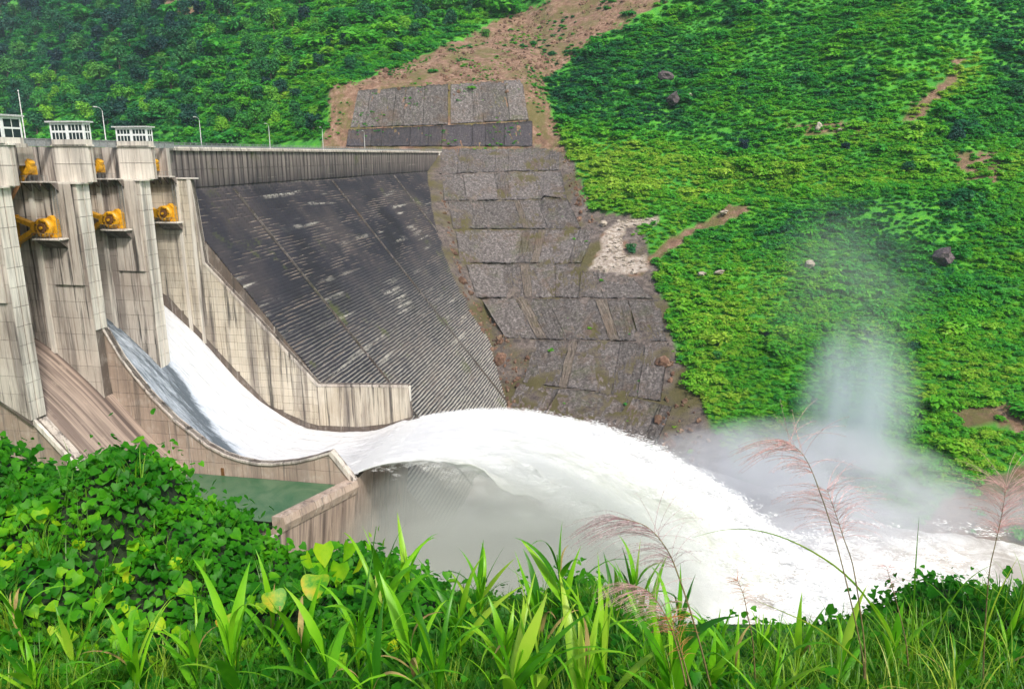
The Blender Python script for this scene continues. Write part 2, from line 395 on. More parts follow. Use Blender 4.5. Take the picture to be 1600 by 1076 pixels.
gm = npmesh('ground', np.stack([GX, GY, GZ], -1).reshape(-1, 3), gridq(len(rr), len(tt)), M['ground'], True)
for nm, arr in (('soil', soil), ('bare', bare), ('pale', (inpoly(ppx+jx*.4, ppy+jy*.4, SLIDE) & front).astype(np.float32))):
    at = gm.attributes.new(nm, 'FLOAT', 'POINT'); at.data.foreach_set('value', arr.ravel().astype(np.float32))
link('ground', gm, kind='structure')

# water levels
rx, ry = 420, 0
res = MB(); res.add([(-127, 60, -7), (-127, 470, -7), (-900, 900, -7), (-900, -200, -7), (-127, -200, -7)], [(0, 1, 2, 3, 4)])
res.obj('reservoir_water', M['pool'], kind='structure')
def river():
    xs = np.linspace(-52, 420, 190); ys = np.linspace(60, 300, 110); X, Y = np.meshgrid(xs, ys, indexing='ij')
    d = np.exp(-(((X-70)/60)**2+((Y-150)/34)**2))
    Z = -92.4+fbm(X/9, Y/9, 71, 4)*1.0+d*(4.0+3.5*fbm(X/13, Y/13, 77, 4))
    link('river_water', npmesh('river_water', np.stack([X, Y, Z], -1).reshape(-1, 3), gridq(190, 110), M['river'], True), kind='structure')
river()

# ------------------------------------------------------------------ dam wall (stepped roller compacted face)

def dam():
    t = thing('dam_wall', 'long dark grey stepped concrete dam wall between the spillway and the far slope', 'dam', (-118, 290, -90))
    prof = [(-114.0, 1.0), (-114.0, -8.0)]; z = -8.0; x = -114.0; h = .75
    while z > -94: z2 = z-h; prof += [(x, z2), (x+.8*h, z2)]; x += .8*h; z = z2
    # the first point pair of every step is (riser bottom, tread nose)
    ys = np.concatenate([np.arange(YD0, YD1, 1.6), [YD1]]); P = np.array(prof)
    n = len(ys); X = np.repeat(P[:, 0][:, None], n, 1); Z = np.repeat(P[:, 1][:, None], n, 1); Y = np.repeat(ys[None], len(P), 0)
    k = np.arange(len(P))[:, None]
    wob = (vnoise(Y/3.0, k*.5, 5)-.5)*.30+(vnoise(Y/14, k*.11, 6)-.5)*.35
    X = X+wob*(k > 1); Z = Z+(vnoise(Y/2.1, k//2*7.7, 8)-.5)*.2*(k > 1)
    body = MB(); body.prism([(-114.3, 1.0), (-114.3, -8.4), (-48.2, -91.0), (-44.5, -96), (-127, -96), (-127, 1.0)], YD0, YD1)
    body.obj('body', M['conc_core'], t)
    # vertical construction joints split the face into monoliths
    cuts = CUTS
    for a, b in zip(cuts[:-1], cuts[1:]):
        i0 = np.searchsorted(ys, a); i1 = np.searchsorted(ys, b-.01)
        yy = ys[i0:i1+1].copy(); V = np.stack([X[:, i0:i1+1], Y[:, i0:i1+1], Z[:, i0:i1+1]], -1)
        V[:, 0, 1] = a+.02; V[:, -1, 1] = b-.02 if b < YD1 else b
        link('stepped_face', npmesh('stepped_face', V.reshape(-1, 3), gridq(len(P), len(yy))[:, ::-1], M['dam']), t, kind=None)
    for yj in CUTS[1:-1]:
        m = MB(); zz = [-9, -92]; V = []
        for z_ in zz:
            x_ = -114+.8*(-8.0-z_); V += [(x_-.2, yj-.08, z_), (x_+.34, yj-.08, z_+.3), (x_+.34, yj+.08, z_+.3), (x_-.2, yj+.08, z_)]
        m.add(V, [(0, 4, 5, 1), (1, 5, 6, 2), (2, 6, 7, 3)]); m.obj('joint_strip', M['shot'], t)
    # precast panels of the vertical head wall, recessed joints between them
    step = 2.6; ny = int((YD1-YD0)/step)
    pm = None
    for i in range(ny):
        for (z0, z1) in ((-7.95, -3.6), (-3.5, .95)):
            if pm is None or True:
                b = MB(); b.box(0, .22, 0, step-.26, 0, z1-z0); 
            key = 'hp%d' % (z0 < -5)
            me = bpy.data.meshes.get(key)
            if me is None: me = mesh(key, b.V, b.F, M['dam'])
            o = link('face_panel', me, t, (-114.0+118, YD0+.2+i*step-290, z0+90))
    c = MB(); c.box(-127, -113.2, YD0, YD1, 1.0, 1.55); c.obj('crest_slab', M['conc'], t)
    c = MB(); c.box(-126.2, -114.6, YD0, YD1, 1.555, 1.62); c.obj('crest_road', M['asphalt'], t)
    c = MB(); c.box(-114.4, -113.4, YD0, YD1, 1.55, 1.9); c.obj('kerb', M['conc_clean'], t)
    c = MB()
    for i in range(int((YD1-YD0)/2.4)): c.box(-113.85, -113.75, YD0+i*2.4, YD0+i*2.4+.1, 1.9, 2.9)
    for zz in (2.3, 2.58, 2.86): c.box(-113.84, -113.76, YD0, YD1, zz, zz+.08)
    c.obj('guard_rail', M['rail'], t)
    c = MB(); c.box(-126.6, -126.2, YD0, YD1, 1.55, 2.6); c.obj('upstream_parapet', M['rail'], t)
    e = MB(); e.prism([(-114.2, 1.5), (-113.2, 1.5), (-112.8, -8), (-114.2, -8)], 406.2, 407.6); e.obj('end_post', M['conc_clean'], t)
dam()

# ------------------------------------------------------------------ panel walls
def clip(poly, x0, x1, z0, z1):
    def cut(P, f, inter):
        out = []
        for i in range(len(P)):
            a, b = P[i-1], P[i]; fa, fb = f(a), f(b)
            if fb: 
                if not fa: out.append(inter(a, b))
                out.append(b)
            elif fa: out.append(inter(a, b))
        return out
    def ix(v): return lambda a, b: (v, a[1]+(b[1]-a[1])*(v-a[0])/((b[0]-a[0]) or 1e-9))
    def iz(v): return lambda a, b: (a[0]+(b[0]-a[0])*(v-a[1])/((b[1]-a[1]) or 1e-9), v)
    P = cut(poly, lambda p: p[0] >= x0, ix(x0)) if poly else []
    P = cut(P, lambda p: p[0] <= x1, ix(x1)) if P else []
    P = cut(P, lambda p: p[1] >= z0, iz(z0)) if P else []
    P = cut(P, lambda p: p[1] <= z1, iz(z1)) if P else []
    Q = []
    for p in P:
        if not Q or math.dist(p, Q[-1]) > .02: Q.append(p)
    if len(Q) > 1 and math.dist(Q[0], Q[-1]) < .02: Q.pop()
    if len(Q) < 3: return None
    A = abs(sum(Q[i-1][0]*Q[i][1]-Q[i][0]*Q[i-1][1] for i in range(len(Q))))/2
    return Q if A > .25 else None
def panels(parent, poly, y, dx, dz, mat, proud=.10, gap=.07, x_off=0, z_off=0, stagger=False, name='wall_panel'):
    x0 = min(p[0] for p in poly); x1 = max(p[0] for p in poly); z0 = min(p[1] for p in poly); z1 = max(p[1] for p in poly)
    k = 0; j = 0; z = math.floor((z0-z_off)/dz)*dz+z_off
    while z < z1:
        x = math.floor((x0-x_off)/dx)*dx+x_off+(dx/2 if stagger and j % 2 else 0)-dx
        while x < x1:
            q = clip(poly, x+gap/2, x+dx-gap/2, z+gap/2, z+dz-gap/2)
            if q:
                b = MB(); b.prism(q, y-proud-random.uniform(0, .05), y+.02)
                b.obj(name, mat, parent); k += 1
            x += dx
        z += dz; j += 1
    return k
def panels_x(parent, y0, y1, x, z0, z1, dy, dz, mat, proud=.12, gap=.09, name='nose_panel', edge=None):   # faces looking downstream (+X)
    ny = max(1, round((y1-y0)/dy)); nz = max(1, round((z1-z0)/dz))
    for i in range(ny):
        for j in range(nz):
            a = y0+(y1-y0)*i/ny+gap/2; b = y0+(y1-y0)*(i+1)/ny-gap/2; c = z0+(z1-z0)*j/nz+gap/2; d = z0+(z1-z0)*(j+1)/nz-gap/2
            m = MB(); m.box(x-.02, x+proud+random.uniform(0, .05), a, b, c, d); m.obj(name, mat, parent)

FLOOR = [(-132, -30), (-121.6, -34.3), (-115.6, -38.1), (-107.3, -45.8), (-98, -56.5), (-92.5, -61.6), (-87, -65.2), (-80, -67.8), (-72, -68.5), (-65, -67.3), (-59, -64.9), (-55, -62.4)]
fx = np.array([p[0] for p in FLOOR]); fz = np.array([p[1] for p in FLOOR])
def smooth_profile():
    xs = np.linspace(-132, -55, 78); zs = np.interp(xs, fx, fz)
    for _ in range(6): zs[1:-1] = (zs[:-2]+2*zs[1:-1]+zs[2:])/4
    return xs, zs
PX, PZ = smooth_profile()
def floor_at(x): return float(np.interp(x, PX, PZ))

# spillway body with chute floors
sp = thing('spillway', 'brown concrete spillway body with curved chute floors and flip bucket', 'spillway', (-90, 140, -92))
def chute(y0, y1, mat, name, lip0, lip1):
    n = len(PX); V = []
    for i in range(n):
        for y, lp in ((y0, lip0), (y1, lip1)):
            sh = (i/(n-1))**6
            V.append((PX[i]+lp*sh, y, PZ[i]))
    V += [(-52.5+lip0-2.5, y0, -64.6), (-52.5+lip1-2.5, y1, -64.6), (-55+lip0-3, y0, -96), (-55+lip1-3, y1, -96), (-132, y0, -96), (-132, y1, -96)]
    m = len(V)//2; F = [(2*i, 2*i+2, 2*i+3, 2*i+1) for i in range(m-1)]+[(2*m-2, 0, 1, 2*m-1)]
    F += [tuple(range(0, 2*m, 2))[::-1], tuple(range(1, 2*m, 2))]
    return link(name, mesh(name, V, F, mat), sp)
chute(112.6, 130.0, M['chute'], 'chute_floor', -7.0, 0.0)
chute(130.02, 165.65, M['conc_low'], 'chute_floor', 0.0, 0.0)
# lip beam of the dry bucket, a pale capping split by joints
L0 = np.array([-55.0, 130.0]); L1 = np.array([-62.0, 112.6])
for k in range(5):
    a = L0+(L1-L0)*(k/5+.004); b = L0+(L1-L0)*((k+1)/5-.004); m = MB()
    V = []
    for q in (a, b):
        V += [(q[0]-1.6, q[1], -62.9), (q[0]+.6, q[1], -62.9), (q[0]+.9, q[1], -64.2), (q[0]+.3, q[1], -65.8), (q[0]-1.6, q[1], -65.8)]
    V = [(v[0], v[1], v[2]+.9) for v in V]
    m.add(V, [(0, 5, 6, 1), (1, 6, 7, 2), (2, 7, 8, 3), (3, 8, 9, 4), (4, 9, 5, 0), (0, 1, 2, 3, 4), (9, 8, 7, 6, 5)])
    m.obj('lip_block', M['conc_low'], sp)
for yb in (118.0, 124.5, 133.5, 141, 150, 159):        # buttress ribs below the lip
    m = MB(); xo = float(np.interp(yb, [112.6, 130], [-7, 0])); m.box(-58.5+xo, -56.0+xo, yb, yb+1.6, -95, -66.2); m.obj('buttress_rib', M['conc_low'], sp)
m = MB(); m.prism([(-88, -63.1), (-56.4, -63.1), (-62.6, -67.5), (-72, -68.4), (-82, -67.0), (-88, -64.0)], 113.2, 129.5)
# still pool caught in the dry bucket
pm = MB(); pm.add([(-90.5, 112.7, -63.1), (-62.9, 112.7, -63.1), (-56.3, 129.5, -63.1), (-90.5, 129.5, -63.1)], [(0, 1, 2, 3)])
o = pm.obj('pool_water', M['pool'], kind='structure')

# piers
NOSE = -106.0
pier_specs = [(109.0, 112.5, 'left'), (127.4, 130.9, 'middle'), (145.8, 149.3, 'right')]
pier_txt = ['spillway pier at the left edge beside the dry chute',
            'spillway pier between dry chute and grey water chute',
            'spillway pier standing free between the two chutes that carry water']
bottoms = [-45.5, -33.4, -46.5]
piers = []
for k, (y0, y1, nm) in enumerate(pier_specs):
    t = thing('spillway_pier', 'tall concrete '+pier_txt[k], 'pier', (NOSE, (y0+y1)/2, bottoms[k]), 'spillway piers')
    piers.append(t); zb = bottoms[k]
    foot = [(x, floor_at(x)-1.0) for x in (-130, -124, -118, -112, -106.2)]
    m = MB(); m.prism([(-130, -5.1), (-106.2, -5.1), (-106.2, zb-1 if k != 1 else -47.5)]+foot[::-1][1:], y0+.15, y1-.05); m.obj('core', M['conc_core'], t)
    low = [(x, floor_at(x)-.6) for x in (-130, -124, -118, -112, -106.1)]
    face = [(-130, -5.0), (-106.05, -5.0), (-106.05, low[-1][1] if k != 0 else -45.6)]+low[::-1][1:]
    panels(t, face, y0+.15, 3.3, 3.25, M['conc'], x_off=-106.05, z_off=-5.0)
    # nose in two pale strips with a dark groove between them
    for (a, b) in ((y0+.05, y0+1.62), (y0+1.86, y1-.05)):
        panels_x(t, a, b, -106.2, zb, -5.1, 5, 3.25, M['conc_clean'], .2)
    # thicker bearing block on the near face
    m = MB(); m.box(-113.1, -106.9, y0-.38, y0-.0, -24.4, -5.3); m.obj('bearing_block', M['conc'], t)
    m = MB(); m.box(-116.2, -115.2, y0-.4, y0+.0, -38.3, -5.3); m.obj('guide_rib', M['conc_clean'], t)
    m = MB(); m.box(-121.5, -119.8, y0-.3, y0+.0, -35.5, -5.3); m.obj('guide_rib', M['conc'], t)
    # head block that carries the gatehouse
    yh = y1-1.15; m = MB(); m.box(-111.9, -104.3, yh+.3, y1-.1, -5.0, 1.55); m.obj('head_block', M['conc_core'], t)
    for (za, zb2) in ((-5.0, -1.75), (-1.65, 1.55)):
        for (xa, xb) in ((-111.9, -108.2), (-108.12, -104.25)):
            m = MB(); m.box(xa, xb, yh-.02, yh+.31, za, zb2); m.obj('head_panel', M['conc_clean'], t)
        for (ya, yb) in ((yh+.32, y1-.08),):
            m = MB(); m.box(-104.32, -104.05, ya, yb, za, zb2); m.obj('head_panel', M['conc'], t)
    m = MB(); m.box(-112.2, -103.8, yh-.25, y1+.1, 1.55, 1.85); m.obj('deck_slab', M['conc_clean'], t)
    m = MB(); m.box(-112.0, -105.2, y0-.35, y1+.15, -5.3, -5.02); m.obj('ledge', M['conc_clean'], t)
    # back part, up to the bridge deck
    m = MB(); m.box(-126, -112.0, yh+.1, y1-.02, -5.0, 1.5); m.obj('bridge_support', M['conc'], t)

# left low dividing wall (pier 1)
t = thing('divider_wall', 'low sloping concrete divider wall with kerb at the left of the dry chute', 'divider wall', (-95, 111, -60))
top = [(x, floor_at(x)+1.1) for x in np.linspace(-118, -62, 40)]
m = MB(); m.prism([(-118, -96)]+top+[(-62, -96)], 110.0, 112.5); m.obj('core', M['conc_core'], t)
near = [(-118, -80)]+[(x, z-.25) for x, z in top]+[(-62, -80)]
panels(t, near, 110.0, 4.4, 3.0, M['conc_low'], name='wall_panel')
m = MB(); m.prism([(x, z+.12) for x, z in top]+[(x, z-.3) for x, z in top[::-1]], 110.9, 112.62); m.obj('coping', M['conc'], t)
kt = [(x, floor_at(x)+1.5) for x in np.linspace(-118, -64, 40)]
m = MB(); m.prism([(x, z+.25) for x, z in kt]+[(x, z-.9) for x, z in kt[::-1]], 109.5, 110.15); m.obj('kerb', M['conc_clean'], t)

# middle divider
t = thing('divider_wall', 'long curved concrete divider wall between dry chute and running water, pointed end', 'divider wall', (-80, 130, -62))
TOPD = [(-107, -32.2), (-106.1, -33.5), (-102.9, -39.6), (-97.9, -46.3), (-92.7, -51.7), (-86.2, -56.6), (-82.5, -58.4), (-79.3, -59.3), (-75.5, -59.8), (-72.3, -59.7), (-67, -58.8), (-63, -57.6), (-59.4, -56.2)]
body = TOPD+[(-55.0, -62.1), (-55.0, -64.2), (-58, -70), (-80, -75), (-92, -66), (-107, -50)]
m = MB(); m.prism(body, 129.9, 130.95); m.obj('core', M['conc_core'], t)
face = [(x, z-.1) for x, z in TOPD]+[(-55.2, -62.1), (-55.2, -64.2), (-58, -69), (-80, -70), (-92, -64), (-106, -47.5)]
panels(t, face, 129.9, 3.9, 2.75, M['conc_low'], gap=.08, x_off=-106)
m = MB(); m.prism(TOPD[1:]+[(x, z-.42) for x, z in TOPD[1:][::-1]], 129.45, 131.25); m.obj('coping', M['conc'], t)
m = MB(); m.add([(-59.4, 129.5, -56.15), (-59.4, 131.2, -56.15), (-54.8, 131.2, -62.1), (-54.8, 129.5, -62.1), (-60.0, 129.5, -56.7), (-60.0, 131.2, -56.7), (-55.4, 131.2, -62.6), (-55.4, 129.5, -62.6)],
                [(0, 3, 2, 1), (4, 5, 6, 7), (0, 4, 7, 3), (1, 2, 6, 5), (2, 3, 7, 6), (0, 1, 5, 4)]); m.obj('end_coping', M['conc'], t)
m = MB(); m.box(-83.4, -82.8, 129.5, 129.72, -64, -61.5); m.obj('water_gauge', M['yellow_dark'], t)

# right training wall
t = thing('training_wall', 'tall cream concrete training wall with panel joints beside the white water chute', 'training wall', (-85, 166, -60))
OUT = [(-130, -5.5), (-106.0, -5.5), (-104.4, -25.0), (-77.5, -53.9), (-54.8, -52.9), (-54.1, -61.2), (-60, -66), (-72, -69), (-80, -69), (-92, -62.5), (-107, -47), (-122, -35), (-130, -31)]
m = MB(); m.prism(OUT, 164.35, 165.5); m.obj('core', M['conc_core'], t)
FACE = [(-130, -5.6), (-106.05, -5.6), (-104.45, -25.0), (-77.9, -53.6), (-77.9, -64.6), (-81.1, -63.9), (-91, -60.0), (-100.3, -50.0), (-109.6, -39.8), (-114.9, -33.8), (-130, -25)]
panels(t, FACE, 164.35, 2.7, 1.85, M['conc_train'], gap=.065, x_off=-106)
FACE2 = [(-77.7, -53.9), (-54.9, -53.0), (-54.2, -60.8), (-60.3, -63.0), (-68, -64.3), (-77.7, -64.5)]
panels(t, FACE2, 164.35, 3.8, 11.6, M['conc_train'], gap=.12, z_off=-64.6)
m = MB(); m.prism([(-106.0, -5.5), (-104.4, -25.0), (-77.5, -53.9), (-54.8, -52.9), (-54.85, -53.5), (-77.9, -54.5), (-105.0, -25.2), (-106.6, -6)], 164.1, 165.62); m.obj('coping', M['conc'], t)
m = MB(); m.box(-54.75, -54.45, 164.4, 165.45, -61, -53.3); m.obj('end_face', M['conc_clean'], t)
for xx in (-106.4, -109.6):
    m = MB(); m.box(xx-.55, xx+.3, 164.0, 164.3, -42 if xx < -107 else -45, -5.6); m.obj('guide_rib', M['conc_clean'], t)
m = MB(); m.box(-130, -111.7, 164.25, 165.62, -5.48, 1.55); m.obj('head_block', M['conc'], t)
m = MB(); m.box(-111.72, -111.5, 164.4, 165.5, -5.4, 1.5); m.obj('head_panel', M['conc_clean'], t)
m = MB(); m.box(-112, -104.8, 163.9, 165.6, -5.48, -5.2); m.obj('ledge', M['conc_clean'], t)

# bridge over the bays
t = thing('spillway_bridge', 'grey spillway bridge deck with parapet joining the pier heads', 'bridge', (-118, 130, 1.5))
for (a, b) in ((90, 108.9), (112.6, 127.3), (131, 145.7), (149.4, 164.2)):
    m = MB(); m.box(-115.2, -113.9, a, b, -1.9, 1.5); m.obj('girder', M['conc'], t)
    m = MB(); m.box(-123.5, -122.4, a, b, -8.0, 1.5); m.obj('breast_wall', M['conc_low'], t)
    m = MB(); m.box(-125.9, -115.3, a, b, .9, 1.5); m.obj('deck', M['conc_clean'], t)
for (a, b) in ((90, 168.2),):
    m = MB(); m.box(-112.3, -112.0, a, b, 1.55, 2.75); m.obj('parapet', M['rail'], t)
    m = MB(); m.box(-112.42, -111.9, a, b, 2.75, 2.95); m.obj('handrail', M['steel'], t)
m = MB()
for i in range(32): m.box(-111.98, -111.86, 90+i*2.4, 90.14+i*2.4, 1.56, 2.75)
m.obj('rail_posts', M['steel'], t, kind='stuff')

# ------------------------------------------------------------------ gatehouses
def house(y0, y1, x0, x1, h, label, roofm):
    t = thing('gatehouse', label, 'gatehouse', ((x0+x1)/2, (y0+y1)/2, 1.85), 'white gatehouses on the spillway piers')
    zb = 1.85; b = MB(); b.box(x0+.12, x1-.12, y0+.12, y1-.12, zb, zb+h); b.obj('wall_core', M['glass'], t)
    f = MB(); W_ = M['white_paint']
    b = MB(); b.box(x0, x1, y0, y1, zb, zb+.95); b.obj('plinth', M['conc_clean'], t)
    # posts and rails leave openings, each opening gets a pane
    def wall_y(yf, sgn, ncol):
        L = x1-x0; pw = .16; halves = 2
        m = MB(); m.box(x0, x1, min(yf, yf+sgn*.14), max(yf, yf+sgn*.14), zb+h-.42, zb+h); m.obj('lintel', W_, t)
        hw = L/2
        for hh in range(halves):
            xa = x0+hh*hw; fr = MB()
            fr.box(xa, xa+.26, min(yf, yf+sgn*.14), max(yf, yf+sgn*.14), zb+.95, zb+h-.42)
            fr.box(xa+hw-.26, xa+hw-.002, min(yf, yf+sgn*.14), max(yf, yf+sgn*.14), zb+.95, zb+h-.42)
            zm = zb+.95+(h-1.37)*.46
            fr.box(xa+.26, xa+hw-.26, min(yf, yf+sgn*.14), max(yf, yf+sgn*.14), zm, zm+.38)
            fr.obj('wall', W_, t)
            for row, (za, zc) in enumerate(((zb+.97, zm), (zm+.38, zb+h-.44))):
                wfr = MB(); n = ncol; ww = (hw-.52)/n
                for i in range(n+1):
                    xx = xa+.26+i*ww; wfr.box(max(xx-.07, xa+.262), min(xx+.07, xa+hw-.262), min(yf+sgn*.02, yf+sgn*.11), max(yf+sgn*.02, yf+sgn*.11), za, zc)
                o = wfr.obj('window', W_, t); o['base'] = list(t['base'])
                for i in range(n):
                    xx = xa+.26+i*ww; p = MB(); p.box(xx+.075, xx+ww-.075, min(yf+sgn*.06, yf+sgn*.09), max(yf+sgn*.06, yf+sgn*.09), za+.02, zc-.02)
                    q = link('pane', mesh('pane', p.V, p.F, M['glass']), o, (0, 0, 0))
    wall_y(y0, 1, 4); 
    def wall_x(xf, sgn, ncol):
        m = MB(); a, b_ = min(xf, xf+sgn*.14), max(xf, xf+sgn*.14)
        m.box(a, b_, y0+.145, y1, zb+h-.42, zb+h); m.box(a, b_, y0+.145, y0+.4, zb+.95, zb+h-.42); m.box(a, b_, y1-.25, y1, zb+.95, zb+h-.42)
        zm = zb+.95+(h-1.37)*.46; m.box(a, b_, y0+.4, y1-.25, zm, zm+.3); m.obj('wall', W_, t)
        for (za, zc) in ((zb+.97, zm), (zm+.3, zb+h-.44)):
            wfr = MB(); L = y1-y0-.65; ww = L/ncol
            for i in range(ncol+1):
                yy = y0+.4+i*ww; wfr.box(min(xf+sgn*.02, xf+sgn*.11), max(xf+sgn*.02, xf+sgn*.11), max(yy-.06, y0+.402), min(yy+.06, y1-.252), za, zc)
            o = wfr.obj('window', W_, t)
            for i in range(ncol):
                yy = y0+.4+i*ww; p = MB(); p.box(min(xf+sgn*.06, xf+sgn*.09), max(xf+sgn*.06, xf+sgn*.09), yy+.065, yy+ww-.065, za+.02, zc-.02)
                link('pane', mesh('pane', p.V, p.F, M['glass']), o, (0, 0, 0))
    wall_x(x1, -1, 2)
    for xf in (x0,): m = MB(); m.box(xf, xf+.14, y0+.145, y1, zb+.95, zb+h); m.obj('wall', W_, t)
    r = MB(); r.box(x0-.55, x1+.45, y0-.45, y1+.4, zb+h, zb+h+.28); r.obj('roof', roofm, t)
house(110.9, 115.0, -111.0, -104.4, 4.3, 'deepest white gatehouse with sheet roof, at the left edge of the picture', M['pale_roof'])
house(129.3, 131.2, -111.4, -104.3, 4.0, 'white gatehouse with two rows of small windows, middle one of three', M['pale_roof'])
house(147.7, 149.7, -111.6, -104.4, 3.7, 'smallest looking white gatehouse, rightmost, next to the crest road', M['pale_roof'])
m = MB(); m.box(-111.3, -104.0, 112.65, 115.3, 1.2, 1.84); m.obj('deck_slab', M['conc'], piers[0])
t = thing('canopy_roof', 'pale green sheet canopy rising behind the leftmost gatehouse', 'roof', (-113, 108, 1.55))
m = MB(); m.prism([(-119, 5.9), (-111.6, 7.2), (-111.6, 7.35), (-119, 6.05)], 104, 113.5); m.obj('roof_sheet', M['green_roof'], t)
m = MB()
for x in (-118.5, -112.2):
    for y in (104.4, 112.8): m.box(x-.1, x+.1, y-.1, y+.1, 1.55, 5.9 if x < -115 else 7.0)
m.obj('post', M['steel'], t)

# ------------------------------------------------------------------ radial gate arms and hoists
def ring(c, r0, r1, w, n=28):
    m = MB(); V = []; F = []
    for i in range(n):
        a = 2*math.pi*i/n
        for rr_, yy in ((r1, -w/2), (r1, w/2), (r0, w/2), (r0, -w/2)):
            V.append((c[0]+rr_*math.cos(a), c[1]+yy, c[2]+rr_*math.sin(a)))
    for i in range(n):
        j = (i+1) % n
        for k in range(4): F.append((4*i+k, 4*i+(k+1) % 4, 4*j+(k+1) % 4, 4*j+k))
    m.add(V, F); return m
def beam(m, a, b, w, d):
    a = Vector(a); b = Vector(b); u = (b-a).normalized(); v = Vector((0, 1, 0)); n = u.cross(v).normalized()
    P = []
    for q in (a, b):
        for s1, s2 in ((-1, -1), (1, -1), (1, 1), (-1, 1)): P.append(q+n*(w/2*s1)+v*(d/2*s2))
    m.add(P, [(0, 1, 2, 3), (7, 6, 5, 4), (0, 4, 5, 1), (1, 5, 6, 2), (2, 6, 7, 3), (3, 7, 4, 0)])
arm_lab = ['largest yellow steel gate arm, on the pier right of the leftmost pier', 'yellow gate arm half hidden by the middle pier nose', 'smallest looking yellow gate arm, beside the cream training wall']
ho_lab = ['long yellow hoist cylinder hanging at the left, under the leftmost gatehouse', 'yellow hoist cylinder under the middle gatehouse, pinkish lower rod', 'yellow hoist cylinder under the rightmost gatehouse']
for k, yf in enumerate((127.3, 145.7, 164.1)):
    cx, cz = -112.2, -13.3; yc = yf-1.55
    t = thing('gate_arm', arm_lab[k], 'gate arm', (cx, yc, cz), 'yellow radial gate arms')
    m = MB()
    beam(m, (cx-1.3, yc, cz), (cx-7.0, yc, cz+1.9), .8, 1.4); beam(m, (cx-1.3, yc, cz), (cx-7.6, yc, cz-3.4), .85, 1.4)
    beam(m, (cx-6.6, yc, cz+2.3), (cx-7.3, yc, cz-3.9), 1.1, 1.45)
    beam(m, (cx-7.0, yc, cz+1.9), (cx-15.5, yc, cz+4.2), .9, 1.2); beam(m, (cx-7.4, yc, cz-3.0), (cx-15.5, yc, cz-7.0), .9, 1.2)
    m.obj('arm', M['yellow'], t)
    m = MB(); m.prism([(cx-2.6, cz-.85), (cx-.9, cz-1.2), (cx-.9, cz+1.2), (cx-2.6, cz+.85)], yc-.9, yc+.9); m.obj('arm_head', M['yellow'], t)
    m = ring((cx, yc, cz), .95, 1.75, 1.9); m.obj('bearing_ring', M['yellow'], t, True)
    m = ring((cx, yc, cz), .30, .85, 2.3); m.obj('bearing_pin', M['yellow_dark'], t)
    m = ring((cx, yc-.2, cz), .02, .28, 2.5); m.obj('pin_cap', M['yellow'], t)
    m = MB(); m.prism([(cx+.2, cz-1.9), (cx+2.1, cz-1.9), (cx+2.0, cz+1.3), (cx+.9, cz+2.2), (cx+.2, cz+1.7)], yc+.1, yf); m.obj('bearing_bracket', M['yellow'], t)
    for s in range(7):
        a = 2*math.pi*s/7; m = MB(); m.box(cx+1.35*math.cos(a)-.12, cx+1.35*math.cos(a)+.12, yc-1.08, yc-.94, cz+1.35*math.sin(a)-.12, cz+1.35*math.sin(a)+.12); m.obj('bolt', M['yellow_dark'], t)
    # bearing platform
    p = thing('bearing_platform', ['concrete corbel platform under the largest yellow gate arm', 'concrete corbel platform under the half hidden yellow gate arm', 'concrete corbel platform under the smallest looking gate arm'][k], 'platform', (cx, yf, cz-2.4), 'corbel platforms under the gate arms')
    m = MB(); m.box(cx-2.2, cx+3.6, yf-2.9, yf-.4, cz-2.25, cz-1.98); m.obj('slab', M['conc_clean'], p)
    m = MB(); m.prismx([(yf-2.6, cz-2.3), (yf-.4, cz-2.3), (yf-.4, cz-4.0)], cx-1.9, cx+3.2); m.obj('corbel', M['conc_core'], p)
    m = MB()
    for i in range(7): m.box(cx-2.1+i*.92, cx-2.04+i*.92, yf-2.85, yf-2.79, cz-1.95, cz-.95)
    m.box(cx-2.1, cx+3.5, yf-2.85, yf-2.79, cz-1.0, cz-.94); m.obj('hand_rail', M['steel'], p)
    # hoist
    hx, hz = -114.2, -2.3; t = thing('hoist_cylinder', ho_lab[k], 'hoist', (hx, yc, hz), 'yellow hoist cylinders')
    d = Vector((-.62, 0, -.78)).normalized(); c0 = Vector((hx, yc, hz)); L = 5.6 if k else 7.6
    m = MB(); m.tube([c0-d*1.0, c0+d*1.2, c0+d*3.4], [.62, .62, .5], 14); m.obj('cylinder', M['yellow'], t, True)
    m = MB(); m.tube([c0+d*3.4, c0+d*L], [.34, .34], 12); m.obj('rod', M['orange_pipe'], t, True)
    m = ring((hx, yc, hz), .5, 1.15, 1.5); m.obj('trunnion', M['yellow'], t)
    m = MB(); m.tube([c0-d*1.0, c0-d*1.5], [.8, .72], 14); m.obj('cap', M['yellow'], t)
    m = MB(); m.box(hx-.2, hx+.6, yc+.2, yf, hz-1.3, hz+.3); m.obj('bracket', M['yellow'], t)
    p = thing('hoist_platform', ['grated platform under the longest yellow hoist cylinder', 'grated platform under the hoist cylinder of the middle gatehouse', 'grated platform under the hoist cylinder of the rightmost gatehouse'][k], 'platform', (hx, yf, hz-2.5), 'platforms under the hoist cylinders')
    m = MB(); m.box(hx-1.2, hx+4.6, yf-2.4, yf-.4, hz-2.7, hz-2.5); m.obj('slab', M['conc_clean'], p)
    m = MB()
    for i in range(4):
        m = MB(); m.prismx([(yf-2.2, hz-2.74), (yf-.4, hz-2.74), (yf-.4, hz-4.4)], hx-1.2+i*1.9, hx-.8+i*1.9); m.obj('corbel', M['conc_core'], p)
    m = MB()
    for i in range(7): m.box(hx-1.1+i*.93, hx-1.04+i*.93, yf-2.35, yf-2.29, hz-2.45, hz-1.45)
    m.box(hx-1.1, hx+4.54, yf-2.35, yf-2.29, hz-1.5, hz-1.44); m.obj('hand_rail', M['steel'], p)
